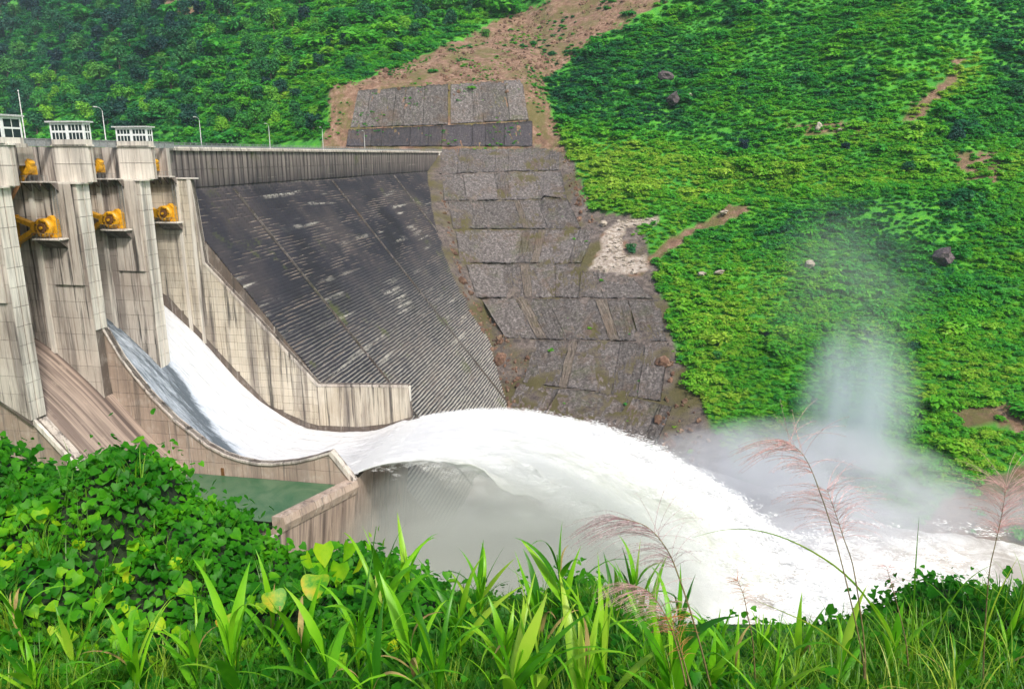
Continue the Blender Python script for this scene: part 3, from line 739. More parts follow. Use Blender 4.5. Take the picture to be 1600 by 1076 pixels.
    # stair ladder on the face between the two platforms
    lt = thing('cat_ladder', ['caged steel ladder on the face right of the leftmost pier', 'caged steel ladder on the free standing pier', 'caged steel ladder on the training wall head'][k], 'ladder', (hx+4.6, yf-.9, hz-12), 'steel ladders between the platforms')
    m = MB()
    for xx in (hx+4.0, hx+4.8): m.box(xx, xx+.08, yf-1.1, yf-1.0, cz-1.9, hz-2.8)
    m.obj('stile', M['steel'], lt)
    m = MB(); z = cz-1.7
    while z < hz-2.9: m.box(hx+4.0, hx+4.88, yf-1.08, yf-1.02, z, z+.06); z += .4
    m.obj('rungs', M['steel'], lt)

# street lamps on the crest
lamp0 = None
lamps = [(-122, 134.9, 10.5, 'tall thin mast standing behind the leftmost gatehouse', False), (-122, 157.9, 8.0, 'curved arm street lamp just left of the rightmost gatehouse', True),
         (-122, 195.8, 7.6, 'street lamp on the dam crest nearest the spillway', True), (-122, 234.7, 7.4, 'street lamp on the dam crest, second from the spillway', True),
         (-122, 276, 7.6, 'street lamp on the dam crest, third from the spillway', True), (-122, 319, 7.6, 'street lamp on the dam crest before the brown cutting', True)]
for (x, y, h, lab, arm) in lamps:
    t = thing('street_lamp', lab, 'street lamp', (x, y, 1.5), 'street lamps along the crest')
    m = MB(); m.tube([(x, y, 1.5), (x, y, 1.5+h*.6), (x, y, 1.5+h)], [.13, .10, .07], 8); m.obj('pole', M['lamp'], t)
    m = MB(); m.box(x-.25, x+.25, y-.25, y+.25, 1.5, 1.75); m.obj('base', M['conc_clean'], t)
    if arm:
        m = MB(); m.tube([(x, y, 1.5+h), (x+.1, y-.4, 1.9+h), (x+.2, y-1.2, 2.2+h), (x+.3, y-2.2, 2.3+h)], .06, 6); m.obj('arm', M['lamp'], t)
        m = MB(); m.box(x+.15, x+.5, y-3.0, y-2.1, 2.2+h, 2.38+h); m.obj('lamp_head', M['lamp'], t)
    else:
        m = MB(); m.tube([(x, y, 1.5+h), (x, y, 1.5+h+.3)], [.16, .02], 8); m.obj('finial', M['lamp'], t)

# ------------------------------------------------------------------ lined slope (shotcrete panels)
def slope_panel(parent, quad, mat, lift=.7, nu=20, nv=14, seed=0, rough=.5, name='slope_panel'):
    P = hit([q[0] for q in quad], [q[1] for q in quad])   # corners: tl, tr, br, bl
    u = np.linspace(0, 1, nu); v = np.linspace(0, 1, nv); U, Vv = np.meshgrid(u, v, indexing='ij')
    A = P[0]*(1-U)[..., None]*(1-Vv)[..., None]+P[1]*U[..., None]*(1-Vv)[..., None]+P[2]*U[..., None]*Vv[..., None]+P[3]*(1-U)[..., None]*Vv[..., None]
    n = np.cross(P[1]-P[0], P[3]-P[0]); n = n/np.linalg.norm(n); n = n if n[2] > 0 else -n
    r_, t_ = RT(A[..., 0], A[..., 1]); hz = H(r_, t_)
    A[..., 2] = np.maximum(A[..., 2], hz) 
    d = lift+rough*(rng.random((nu, nv))-.5)*1.6+fbm(A[..., 0]/6, A[..., 1]/6+A[..., 2]/6, 40+seed, 3)*.5
    T = A+n*d[..., None]
    V = T.reshape(-1, 3); Q = gridq(nu, nv)
    e = list(range(0, nv))+[i*nv+nv-1 for i in range(1, nu)]+[(nu-1)*nv+j for j in range(nv-2, -1, -1)]+[i*nv for i in range(nu-2, 0, -1)]
    B = V[e]-n*(lift+2.2); off = len(V); V = np.concatenate([V, B]); k = len(e)
    S_ = [[e[i], off+i, off+(i+1) % k, e[(i+1) % k]] for i in range(k)]
    Q = np.concatenate([Q, np.array(S_)])
    return link(name, npmesh(name, V, Q, mat), parent)
def row(parent, top, bot, n, mat, seed, ribs=(), xl=0.0, **k):
    ws = [1+.5*math.sin(seed*3.1+i*2.3) for i in range(n)]
    for i in ribs: ws[i] = .28
    cs = np.concatenate([[0], np.cumsum(ws)])/sum(ws)
    L = lambda a, f: (a[0][0]+(a[1][0]-a[0][0])*f, a[0][1]+(a[1][1]-a[0][1])*f)
    for i in range(n):
        g_ = .0004; a, b = cs[i]+g_, cs[i+1]-g_
        slope_panel(parent, [L(top, a), L(top, b), L(bot, b), L(bot, a)], M['rib'] if i in ribs else mat, seed=seed*10+i, lift=.25 if i in ribs else .12+.16*random.random()+xl, **k)
sl = thing('slope_lining', 'grey rubble shotcrete lining in benched panels on the slope right of the dam', 'slope lining', (-50, 330, -40))
row(sl, [(690,233),(874,233)], [(686,272),(874,266)], 7, M['shot'], 1)
row(sl, [(690,274),(876,268)], [(694,314),(886,311)], 5, M['shot'], 2)
row(sl, [(700,316),(888,313)], [(708,358),(908,357)], 6, M['shot'], 3, ribs=(3,))
row(sl, [(712,361),(932,359)], [(718,411),(908,411)], 6, M['shot'], 4, ribs=(3,))
row(sl, [(728,413),(908,413)], [(744,465),(905,465)], 5, M['shot'], 5, ribs=(2,))
row(sl, [(909,424),(985,432)], [(906,465),(1020,467)], 2, M['shot'], 14)
row(sl, [(752,467),(980,469)], [(790,529),(998,533)], 6, M['shot'], 6, ribs=(1, 4))
row(sl, [(982,469),(1030,470)], [(1000,533),(1042,534)], 1, M['shot'], 15)
row(sl, [(838,532),(1045,537)], [(818,597),(1032,626)], 5, M['shot'], 7, ribs=(1,))
row(sl, [(812,600),(985,621)], [(780,662),(942,704)], 2, M['shot'], 8)
row(sl, [(990,623),(1050,636)], [(948,706),(1010,732)], 2, M['shot'], 9)
uc = thing('rock_cut_facing', 'dark purple grey rock cut facing above the far end of the dam crest', 'slope lining', (-60, 430, 3))
row(uc, [(545,203),(832,191)], [(541,229),(832,229)], 9, M['shot_dark'], 11, nv=7, xl=.3)
row(uc, [(560,142),(700,133)], [(548,200),(700,195)], 5, M['shot'], 12, xl=.35)
row(uc, [(704,133),(812,126)], [(704,194),(826,188)], 4, M['shot'], 13, xl=.35)

# ------------------------------------------------------------------ boulders and slide debris
def rock_mesh(name, mat, seed):
    g_ = np.random.default_rng(seed); import bmesh
    bm = bmesh.new(); bmesh.ops.create_icosphere(bm, subdivisions=2, radius=1)
    sc = g_.uniform(.65, 1.2, 3)
    for v in bm.verts:
        n = .8+.45*float(fbm(v.co.x*1.3+seed, v.co.y*1.3+v.co.z*1.7, seed, 2)); v.co = Vector((v.co.x*sc[0]*n, v.co.y*sc[1]*n, v.co.z*sc[2]*n))
    me = bpy.data.meshes.new(name); bm.to_mesh(me); bm.free(); me.materials.append(mat); return me
RM = [rock_mesh('boulder', M['boulder'], s) for s in range(4)]; RD = [rock_mesh('dark_boulder', M['boulder_dark'], s+9) for s in range(2)]
def boulder(px, py, size, label, dark=False, group=None, k=0):
    p = hit([px], [py])[0]; o = link('boulder', (RD if dark else RM)[k % (2 if dark else 4)])
    p = p+np.array([0, -.6*size, .9*size]); size *= 1.5; o.location = p; o.scale = (size, size, size*.8); o.rotation_euler = (0, 0, k*1.7); tag(o, label, 'boulder', group)
boulder(1041, 128, 3.0, 'upper purple brown boulder outcrop on the green hillside', True, k=0)
boulder(1051, 165, 3.6, 'lower purple brown boulder outcrop, larger of the pair on the hillside', True, k=1)
boulder(1468, 412, 3.4, 'dark boulder on the green slope above the spray plume', True, k=1)
boulder(1079, 152, 1.2, 'small pale stone right of the purple outcrops', k=2)
boulder(1097, 432, 1.4, 'pale boulder, left one of the pair in the shrubs below the dirt track', k=0)
boulder(1123, 430, 1.6, 'pale boulder, right one of the pair in the shrubs below the dirt track', k=1)
boulder(1265, 418, 1.8, 'lone pale boulder in the middle of the green slope', k=2)
boulder(1278, 203, 1.7, 'pale boulder in the bare patch high on the right hillside', k=3)
boulder(1312, 206, 1.2, 'small tan boulder right of the hillside bare patch', k=0)
boulder(1130, 336, 1.5, 'pale boulder beside the upper end of the dirt track', k=1)
boulder(944, 353, 1.5, 'cream boulder at the left tip of the white debris', k=2)
g_ = np.random.default_rng(5); n = 0
for _ in range(2000):
    x = g_.uniform(920, 1035); y = g_.uniform(338, 432)
    if inpoly([x], [y], SLIDE)[0] and n < 110:
        p = hit([x], [y])[0]; o = link('rubble_stone', RM[n % 4]); s = g_.uniform(.4, 1.5); o.location = p; o.scale = (s*1.3, s, s*.6); o.rotation_euler = (0, 0, g_.uniform(0, 6))
        tag(o, 'pale broken stone in the white debris patch right of the lined slope', 'stone', 'stones of the white debris patch'); n += 1

# ------------------------------------------------------------------ hillside vegetation
def clump(name, mat, n, leaf, rad, h, seed, flat=.6, lobes=5, shell=.55):
    g_ = np.random.default_rng(seed); Q = []
    cen = g_.uniform(-1, 1, (lobes, 3))*np.array([rad*.55, rad*.55, h*.28])+np.array([0, 0, h*.52]); lr = g_.uniform(.4, .62, lobes)
    k = g_.integers(0, lobes, n); d = g_.normal(size=(n, 3)); d /= np.linalg.norm(d, axis=1)[:, None]; d[:, 2] = np.where(d[:, 2] < -.3, -d[:, 2], d[:, 2])
    rad_ = g_.uniform(shell, 1.08, n)
    c = cen[k]+d*np.stack([rad*lr[k], rad*lr[k], h*.5*lr[k]*1.3], 1)*rad_[:, None]
    nrm = d+g_.normal(size=(n, 3))*.55+np.array([0, 0, flat]); nrm /= np.linalg.norm(nrm, axis=1)[:, None]
    a = np.cross(nrm, g_.normal(size=(n, 3))); a /= np.linalg.norm(a, axis=1)[:, None]; b = np.cross(nrm, a)
    L = leaf*g_.uniform(.6, 1.3, n)[:, None]
    V = np.stack([c-a*L, c+b*L*.55+nrm*L*.15, c+a*L, c-b*L*.55+nrm*L*.15], 1).reshape(-1, 3)
    return npmesh(name, V, np.arange(4*n).reshape(-1, 4), mat)
hid = bpy.data.collections.new('shrub_kinds')
for s in range(6):
    me = clump('shrub_kind', M['bush'], 260, .27+.06*(s % 3), 2.0, 1.15+.40*(s % 3), s, lobes=5+s % 3, flat=1.6)
    o = bpy.data.objects.new('shrub_kind', me); hid.objects.link(o)
def scatter(name, P, scale, tone, coll, label=None, seed=0):
    n = len(P); m = bpy.data.meshes.new(name); m.vertices.add(n); m.vertices.foreach_set('co', np.asarray(P, np.float32).ravel())
    for nm, arr in (('sc', scale), ('tone', tone), ('rot', np.random.default_rng(seed).uniform(0, 6.28, n))):
        at = m.attributes.new(nm, 'FLOAT', 'POINT'); at.data.foreach_set('value', np.asarray(arr, np.float32))
    o = bpy.data.objects.new(name, m); C.objects.link(o); o['kind'] = 'stuff'
    ng = bpy.data.node_groups.new(name+'_nodes', 'GeometryNodeTree')
    ng.interface.new_socket('Geometry', in_out='INPUT', socket_type='NodeSocketGeometry'); ng.interface.new_socket('Geometry', in_out='OUTPUT', socket_type='NodeSocketGeometry')
    N = ng.nodes; i_ = N.new('NodeGroupInput'); o_ = N.new('NodeGroupOutput'); ip = N.new('GeometryNodeInstanceOnPoints'); mp = N.new('GeometryNodeMeshToPoints')
    ci = N.new('GeometryNodeCollectionInfo'); ci.inputs['Collection'].default_value = coll; ci.inputs['Separate Children'].default_value = True; ci.inputs['Reset Children'].default_value = True
    def attr(nm, ty='FLOAT'):
        a = N.new('GeometryNodeInputNamedAttribute'); a.data_type = ty; a.inputs[0].default_value = nm; return a.outputs[0]
    cb = N.new('ShaderNodeCombineXYZ'); L = ng.links.new
    L(attr('rot'), cb.inputs[2]); L(i_.outputs[0], mp.inputs[0]); L(mp.outputs[0], ip.inputs['Points']); L(ci.outputs[0], ip.inputs['Instance'])
    ip.inputs['Pick Instance'].default_value = True; L(cb.outputs[0], ip.inputs['Rotation']); L(attr('sc'), ip.inputs['Scale']); L(ip.outputs[0], o_.inputs[0])
    md = o.modifiers.new('scatter', 'NODES'); md.node_group = ng
    if label: o['label'] = label
    return o
def tone_at(px, py, r, t):
    T = np.where(px > 850, .55, .48)+.40*fbm(r/48, t/48, 61, 4)+.22*fbm(r/14, t/14, 66, 2)
    def g(cx, cy, sx, sy, a): return a*np.exp(-((px-cx)/sx)**2-((py-cy)/sy)**2)
    T = T+g(1120, 560, 130, 190, .42)+g(1000, 270, 170, 60, .30)+g(1450, 270, 160, 45, .22)+g(1500, 150, 90, 90, .15)+g(1250, 430, 90, 60, .2)+g(1540, 700, 90, 60, .42)
    T = T-.34*np.clip((230-py)/120, 0, 1)*(px > 850)-g(1000, 130, 120, 60, .1)-g(1400, 380, 180, 90, .16)-g(1420, 500, 130, 90, .12)
    T = T-g(80, 50, 300, 150, .62)+g(430, 170, 170, 60, .15)
    band = np.exp(-((py-(282-.01*(px-900)+8*np.sin(px/90)))/34)**2)*np.clip((px-880)/40, 0, 1)
    T = T+.22*band
    T = T+g(1000, 183, 80, 14, -.5)+g(915, 165, 50, 32, -.35)+g(1060, 200, 60, 16, -.3)+g(1250, 345, 120, 34, -.4)+g(1330, 320, 90, 14, -.2)+g(1180, 385, 70, 30, -.25)+g(1440, 330, 110, 34, -.3)+g(1500, 205, 55, 36, -.6)+g(1590, 120, 40, 70, -.5)+g(1150, 225, 45, 22, -.4)+g(1500, 110, 65, 65, .5)+g(1400, 30, 50, 40, .15)+g(1130, 90, 30, 70, .25)+g(1110, 500, 60, 50, .15)+g(1060, 560, 20, 60, -.2)+g(1150, 590, 60, 30, -.3)+g(1090, 660, 40, 20, -.3)+g(1430, 440, 80, 60, -.15)
    T = T+inpoly(px, py, GSLOPE)*.5
    return np.clip(T, 0, 1.1)
def scatter_hill():
    P = []; Sx = []; To = []
    for (t_lo, t_hi, sp_, sc0) in ((150, 260, 1.6, .85), (260, 380, 1.85, 1.0), (380, 520, 2.25, 1.2), (520, 1100, 4.6, 2.2)):
        rmax = t_hi*.80
        a = np.arange(-rmax, rmax, sp_); b = np.arange(t_lo, t_hi, sp_); A, B = np.meshgrid(a, b, indexing='ij'); A = A.ravel(); B = B.ravel()
        A = A+rng.uniform(-.5, .5, len(A))*sp_; B = B+rng.uniform(-.5, .5, len(B))*sp_
        Z = H(A, B); X, Y = W(A, B); px, py = survey(X, Y, Z)
        jx = fbm(A/7, B/7, 31, 3)*16; jy = fbm(A/7, B/7, 35, 3)*10
        ok = (px > -160) & (px < 1760) & (py < 1050) & (py > -110) & (Z > -91)
        for poly, keep in ((SCAR, .03), (ABUT, .012), (SLIDE, 0), (CUT, .02), (BANK, .05), (BARE2, .1), (TAN, .25), (TAN2, .45), (TAN3, .35)): ok &= ~(inpoly(px+jx, py+jy, poly) & (rng.random(len(A)) > keep))
        ok &= ~inpoly(px+jx*.15, py+jy*.15, TRACK)
        patch = inpoly(px, py, SCAR) & (fbm(A/13, B/13, 44, 4) > .12) & (rng.random(len(A)) < .8); ok |= patch & (px > 0)
        ok &= ~((X < -46) & (Y < 419) & (Z < 8)) | (Z > 8)
        ok &= ~((A < -85) & (Z < -4))
        ok &= (rng.random(len(A)) < .93)
        dens = fbm(A/16, B/16, 88, 3)
        s = sc0*rng.uniform(.55, 1.25, len(A))*(1+.6*dens)*np.where(inpoly(px, py, SCAR) | inpoly(px, py, ABUT), .45, 1)*(1+rng.uniform(.5, 1.6, len(A))*(rng.random(len(A)) > .96))
        P.append(np.stack([X, Y, Z-.25*s], 1)[ok]); Sx.append(s[ok]); To.append(tone_at(px, py, A, B)[ok])
    P = np.concatenate(P); Sx = np.concatenate(Sx); To = np.concatenate(To); print('shrubs', len(P))
    scatter('hillside_shrubs', P, Sx, To, hid)
scatter_hill()

# loose brown rubble between the dam and the lining, and on the scar
rub = bpy.data.collections.new('rubble_kinds'); M['rub'] = rock_mat('rust_brown_rubble', [(.07, .035, .022), (.20, .11, .07), (.42, .30, .21)], .5, .3, .3)
for s_ in range(4):
    o = bpy.data.objects.new('rubble_kind', rock_mesh('rubble_kind', M['rub'], 30+s_)); rub.objects.link(o)
def rubble():
    g_ = np.random.default_rng(8); A = g_.uniform(-110, 90, 60000); B = g_.uniform(190, 640, 60000); Z = H(A, B); X, Y = W(A, B); px, py = survey(X, Y, Z)
    strip = [(688,300),(700,330),(715,410),(745,470),(800,540),(835,560),(812,600),(795,660),(740,660),(762,600),(735,500),(700,380)]
    side = [(872,233),(888,233),(935,350),(905,350)]; low = [(1040,540),(1062,600),(1140,740),(1100,760),(1000,730),(1030,640)]
    k = inpoly(px, py, strip)*.5+inpoly(px, py, side)*.3+inpoly(px, py, low)*.2+inpoly(px, py, SCAR)*(py < 150)*.16*(fbm(A/18, B/18, 3, 3) > -.1)
    ok = (g_.random(60000) < k) & ((X > -52) | (Y > 170)) ; P = np.stack([X, Y, Z], 1)[ok]; n = len(P); print('rubble', n)
    scatter('loose_rubble', P, g_.exponential(.5, n)+.25, np.zeros(n), rub)
rubble()

# single trees
TM = []
for s in range(7):
    cr = clump('crown', M['tree'], 1100, .55, 4.2, 8.0, 40+s, lobes=9, shell=.6); TM.append(cr)
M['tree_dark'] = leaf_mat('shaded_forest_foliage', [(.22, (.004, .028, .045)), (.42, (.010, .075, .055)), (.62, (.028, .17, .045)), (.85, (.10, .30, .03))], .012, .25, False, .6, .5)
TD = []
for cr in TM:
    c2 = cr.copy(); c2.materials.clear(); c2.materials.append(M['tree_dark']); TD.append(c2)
tk = MB(); tk.tube([(0, 0, -1), (.1, 0, 2.2), (.25, .1, 5.0)], [.42, .32, .16], 7)
for q in range(4):
    a = q*1.7; tk.tube([(.1, 0, 2.2+q*.4), (math.cos(a)*1.2, math.sin(a)*1.2, 4.2+q*.3)], [.16, .07], 5)
trunk_me = mesh('trunk', tk.V, tk.F, M['bark'])
def tree(x, y, z, s, k, label, group, cat='tree', shape=1.0):
    e = bpy.data.objects.new('broadleaf_tree' if cat == 'tree' else 'shrub', None); C.objects.link(e); e.location = (x, y, z); e.scale = (s*shape, s*shape, s); e.rotation_euler = (0, 0, k*2.1)
    e.empty_display_size = .5; e['label'] = label; e['category'] = cat; e['group'] = group
    a = bpy.data.objects.new('trunk', trunk_me); a.parent = e; C.objects.link(a)
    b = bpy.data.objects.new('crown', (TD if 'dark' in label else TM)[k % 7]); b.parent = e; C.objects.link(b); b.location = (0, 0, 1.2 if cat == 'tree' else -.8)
def forest():
    g_ = np.random.default_rng(12); cand = []
    pts = []
    while len(pts) < 290:
        x = g_.uniform(-40, 900) ** 1.0; y = g_.uniform(-25, 212)
        if inpoly([x], [y], SCAR)[0] or inpoly([x], [y+12], SCAR)[0] or inpoly([x], [y], BARE2)[0]: continue
        if x > 500 and y > 140-(x-500)*.36: continue
        dmin = 17 if x < 420 else 20
        if all((x-a)**2+((y-b)*1.5)**2 > dmin**2 for a, b in pts[-200:]): pts.append((x, y))
        elif g_.random() < .02: pts.append((x, y))
    P = hit([p[0] for p in pts], [p[1] for p in pts])
    for k, ((x, y), p) in enumerate(zip(pts, P)):
        d = math.hypot(p[0], p[1]); s = g_.uniform(.8, 1.7)*d/600
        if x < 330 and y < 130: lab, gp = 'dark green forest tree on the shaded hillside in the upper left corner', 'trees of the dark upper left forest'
        elif y > 130: lab, gp = 'bright green rounded tree on the low slope behind the dam crest', 'trees just behind the dam crest'
        else: lab, gp = 'mid green forest tree on the hillside above the crest, left of the bare scar', 'trees on the middle of the far hillside'
        tree(p[0], p[1], p[2]-1, s, k, lab, gp)
forest()
dark_sh = [(1163,232,.75,'large dark round shrub left of the bare patch on the right hillside'), (1497,222,1.0,'big dark shrub at the foot of the right hand gully'), (1590,150,.9,'dark shrub mass at the right edge of the hillside'),
           (985,392,.55,'rounded shrub between white debris and dirt track'), (1290,372,.45,'small dark shrub in the middle of the slope'), (1200,522,.30,'small conical dark shrub on the bright green slope'), (1295,560,.36,'dark shrub on the slope left of the spray plume'),
           (1120,560,.5,'broad shadowed shrub on the bright green slope near the lining'), (1092,610,.38,'shrub lowest on the bright green slope near the lining'), (1320,235,.6,'dark shrub below the bare patch on the right hillside'),
           (1215,285,.5,'bushy shrub on the terrace line'), (1420,268,.7,'yellowish bushy shrub on the terrace line'), (1545,300,.5,'shrub at the right end of the terrace'), (1430,545,.55,'rounded shrub just above the spray plume'),
           (905,100,.7,'dark tree on the scar rim'), (1590,235,.7,'tree at the right edge under the gully'), (760,58,.8,'dark tree at the upper left rim of the brown scar'), (1188,8,.9,'dark tree at the top edge above the right hillside')]
Ph = hit([a[0] for a in dark_sh], [a[1] for a in dark_sh])
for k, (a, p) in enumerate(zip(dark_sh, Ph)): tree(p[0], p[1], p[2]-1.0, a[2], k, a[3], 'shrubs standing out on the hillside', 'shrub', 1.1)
# ------------------------------------------------------------------ running water
def foam_mat(name):
    m, nt, p = newmat(name); g = NT(nt); P = g.pos()
    f = g.n('Attribute', attribute_name='foam').outputs['Fac']
    n = g.noise(g.mapv(P, (.12, .9, .12)), 1.0, 8, .72, .4); n2 = g.noise(g.mapv(P, (.5, 2.4, .5)), 1.0, 5, .75, .3)
    a = g.math('ADD', f, g.math('MULTIPLY', g.math('SUBTRACT', n, .5), 1.3)); a = g.math('ADD', a, g.math('MULTIPLY', g.math('SUBTRACT', n2, .5), .9))
    c = g.ramp(a, [(.05, (.10, .125, .15)), (.3, (.36, .41, .47)), (.5, (.54, .60, .68)), (.75, (.68, .71, .74)), (1.0, (.78, .79, .81))])
    g.l(c, p.inputs['Base Color']); p.inputs['Roughness'].default_value = .5
    g.l(g.bump(n2, .5, 1, g.bump(n, .6)), p.inputs['Normal']); return m
M['foam'] = foam_mat('running_water')
def chute_water():
    xs = np.concatenate([np.arange(-121, -55, .5), [-54.6]]); ys = np.arange(131.0, 164.31, .37)
    X, Y = np.meshgrid(xs, ys, indexing='ij'); F = np.interp(X, PX, PZ)
    yb = np.interp(X, [-121, -106, -98, -88, -78, -70, -60], [148, 149, 146.5, 143, 138.5, 134, 128]) 
    yb = yb+fbm(X/6, Y/3, 5, 3)*1.6
    far = 1/(1+np.exp(-(Y-yb)/.55))
    dep = (1.2+1.5*far)*np.clip((-55-X)/14, 0, 1)**.6+1.0*(1-np.clip((-55-X)/14, 0, 1)**.6)
    rough = fbm(X/4.5, Y/1.1, 13, 4)
    Z = F+dep+rough*(.22+.35*far*np.clip((X+112)/20, 0, 1))
    Z = Z-1.2*np.exp(-((Y-164.3)/.8)**2)
    foam = .26+.62*far+.25*np.clip((X+92)/30, 0, 1)+.2*np.clip((-110-X)/6, 0, 1)*0
    foam = foam-.30*np.exp(-((Y-yb+1.5)/2.2)**2)*np.clip((-60-X)/30, 0, 1)
    # edge droop along the divider
    me = npmesh('chute_water', np.stack([X, Y, Z], -1).reshape(-1, 3), gridq(len(xs), len(ys)), M['foam'], True)
    at = me.attributes.new('foam', 'FLOAT', 'POINT'); at.data.foreach_set('value', foam.ravel().astype(np.float32))
    link('chute_water', me, kind='structure')
chute_water()

def jet_z(X, v):
    zn = -56.3-.0128*(X+36.3)**2
    zf = -58.4-.0067*(X+33)**2
    k = v**.85
    return zn*(1-k)+zf*k
def jet_y(X, v):
    g_ = np.clip((X+55)/110, 0, 1.1)
    return (131.2-4*g_)*(1-v)+(164.2+0*g_)*v
def white_mat():
    m, nt, p = newmat('jet_water'); g = NT(nt); P = g.pos()
    f = g.n('Attribute', attribute_name='foam').outputs['Fac']
    n = g.noise(g.mapv(P, (.06, .30, .22)), 1.0, 10, .74, .9); n2 = g.noise(g.mapv(P, (.45, .9, .9)), 1.0, 6, .75)
    a = g.math('ADD', f, g.math('ADD', g.math('MULTIPLY', g.math('SUBTRACT', n, .5), 1.6), g.math('MULTIPLY', g.math('SUBTRACT', n2, .5), .5)))
    c = g.ramp(a, [(.05, (.42, .45, .35)), (.28, (.58, .61, .52)), (.46, (.74, .76, .72)), (.8, (.88, .89, .89))])
    g.l(c, p.inputs['Base Color']); p.inputs['Roughness'].default_value = .9; p.inputs['Specular IOR Level'].default_value = .1
    p.inputs['Subsurface Weight'].default_value = 0
    tr = g.n('BsdfTranslucent'); g.l(c, tr.inputs[0]); mx = g.n('MixShader'); mx.inputs[0].default_value = .18
    g.l(g.bump(n2, .5, .6, g.bump(n, 1.2, .6)), p.inputs['Normal'])
    g.l(p.outputs[0], mx.inputs[1]); g.l(tr.outputs[0], mx.inputs[2]); g.l(mx.outputs[0], nt.nodes['Material Output'].inputs[0]); return m
M['jet'] = white_mat()
def jet():
    xs = np.arange(-57.5, 66, .42); vs = np.linspace(0, 1, 92); X, V = np.meshgrid(xs, vs, indexing='ij')
    g_ = np.clip((X+55)/60, 0, 1.4)
    Y = jet_y(X, V); Z = jet_z(X, V)
    a = fbm(X/16, V*5, 21, 5); b = fbm(X/5, V*16, 25, 5); c = fbm(X/2.6, V*70, 27, 4)
    Z = Z+a*1.5*g_+b*1.1*g_+c*.6*g_
    Y = Y+fbm(X/7, V*6, 29, 4)*2.2*g_*np.where(V < .3, 1.5, .5)
    nr = np.exp(-(V/.18)**2)*np.clip((X+52)/12, 0, 1.5); nr = nr*np.clip((X+55)/30, 0, 1); Y = Y+nr*(fbm(X/15, V*9, 55, 5)*4.0); Z = Z+nr*(fbm(X/11, V*30, 57, 5)*2.2-.2)
    edge = np.clip(V/.06, 0, 1)*np.clip((1-V)/.05, 0, 1)
    Z = Z-(1-np.sqrt(np.clip(edge, 0, 1)))*1.6*np.clip(g_*2, .1, 1)
    Zb = Z-(.8+5.0*g_*np.clip(V/.45, .08, 1))*np.sqrt(edge+.02)
    n = len(xs); k = len(vs); T = np.stack([X, Y, Z], -1).reshape(-1, 3); B = np.stack([X, Y, Zb], -1).reshape(-1, 3); q = gridq(n, k)
    off = n*k; Q = [q, q[:, ::-1]+off]
    e = np.arange(n-1)*k
    Q.append(np.stack([e, e+off, e+k+off, e+k], 1)); e2 = e+k-1; Q.append(np.stack([e2, e2+k, e2+k+off, e2+off], 1))
    me = npmesh('water_jet', np.concatenate([T, B]), np.concatenate(Q), M['jet'], True)
    foam = .60+.40*np.exp(-((V-.92)/.16)**2)-.34*np.exp(-((V-.55-.15*np.sin(X/25))/.16)**2)*np.clip((X+30)/30, 0, 1)+.15*np.exp(-((V-.2)/.15)**2)+.6*np.clip((-30-X)/22, 0, 1)
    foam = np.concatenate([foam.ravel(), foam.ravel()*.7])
    at = me.attributes.new('foam', 'FLOAT', 'POINT'); at.data.foreach_set('value', foam.astype(np.float32))
    link('water_jet', me, kind='structure')
jet()
def halo():
    xs = np.arange(-50, 60, 1.6); a = np.linspace(0, 2*np.pi, 28, endpoint=False); X, A = np.meshgrid(xs, a, indexing='ij'); gg = np.clip((X+50)/60, 0, 1.2)
    yn, yf = jet_y(X, 0*X), jet_y(X, 0*X+1); zn_, zf_ = jet_z(X, 0*X), jet_z(X, 0*X+1)
    ce, se = np.sign(np.cos(A))*np.abs(np.cos(A))**.6, np.sign(np.sin(A))*np.abs(np.sin(A))**.8
    v = (1+ce)/2; Y = yn*(1-v)+yf*v+ce*(.3+2.4*gg); Z = zn_*(1-v)+zf_*v+np.where(se > 0, se*(.4+2.6*gg), se*(1.5+8*gg*(1.25-v)))
    Z = Z+fbm(X/7, A*2, 3, 4)*1.6*gg; Y = Y+fbm(X/6, A*2, 8, 4)*1.6*gg
    n, k = X.shape; V = np.stack([X, Y, Z], -1).reshape(-1, 3); Q = [[i*k+j, i*k+(j+1) % k, (i+1)*k+(j+1) % k, (i+1)*k+j] for i in range(n-1) for j in range(k)]
    me = mesh('jet_spray', V, [tuple(q) for q in Q]+[tuple(range(k-1, -1, -1)), tuple(range((n-1)*k, n*k))])
    m = bpy.data.materials.new('jet_spray'); m.use_nodes = True; nt = m.node_tree; nt.nodes.clear(); g = NT(nt); out = g.n('OutputMaterial'); vo = g.n('VolumePrincipled'); g.l(vo.outputs[0], out.inputs['Volume'])
    vo.inputs['Color'].default_value = (.97, .98, 1, 1); P = g.pos()
    g.l(g.math('MULTIPLY', g.ramp(g.noise(g.mapv(P, (.08, .25, .14)), 1.0, 4, .6), [(.36, 0), (.66, 1)]), .30), vo.inputs['Density'])
    me.materials.append(m); o = link('jet_spray', me); o['kind'] = 'stuff'
halo()
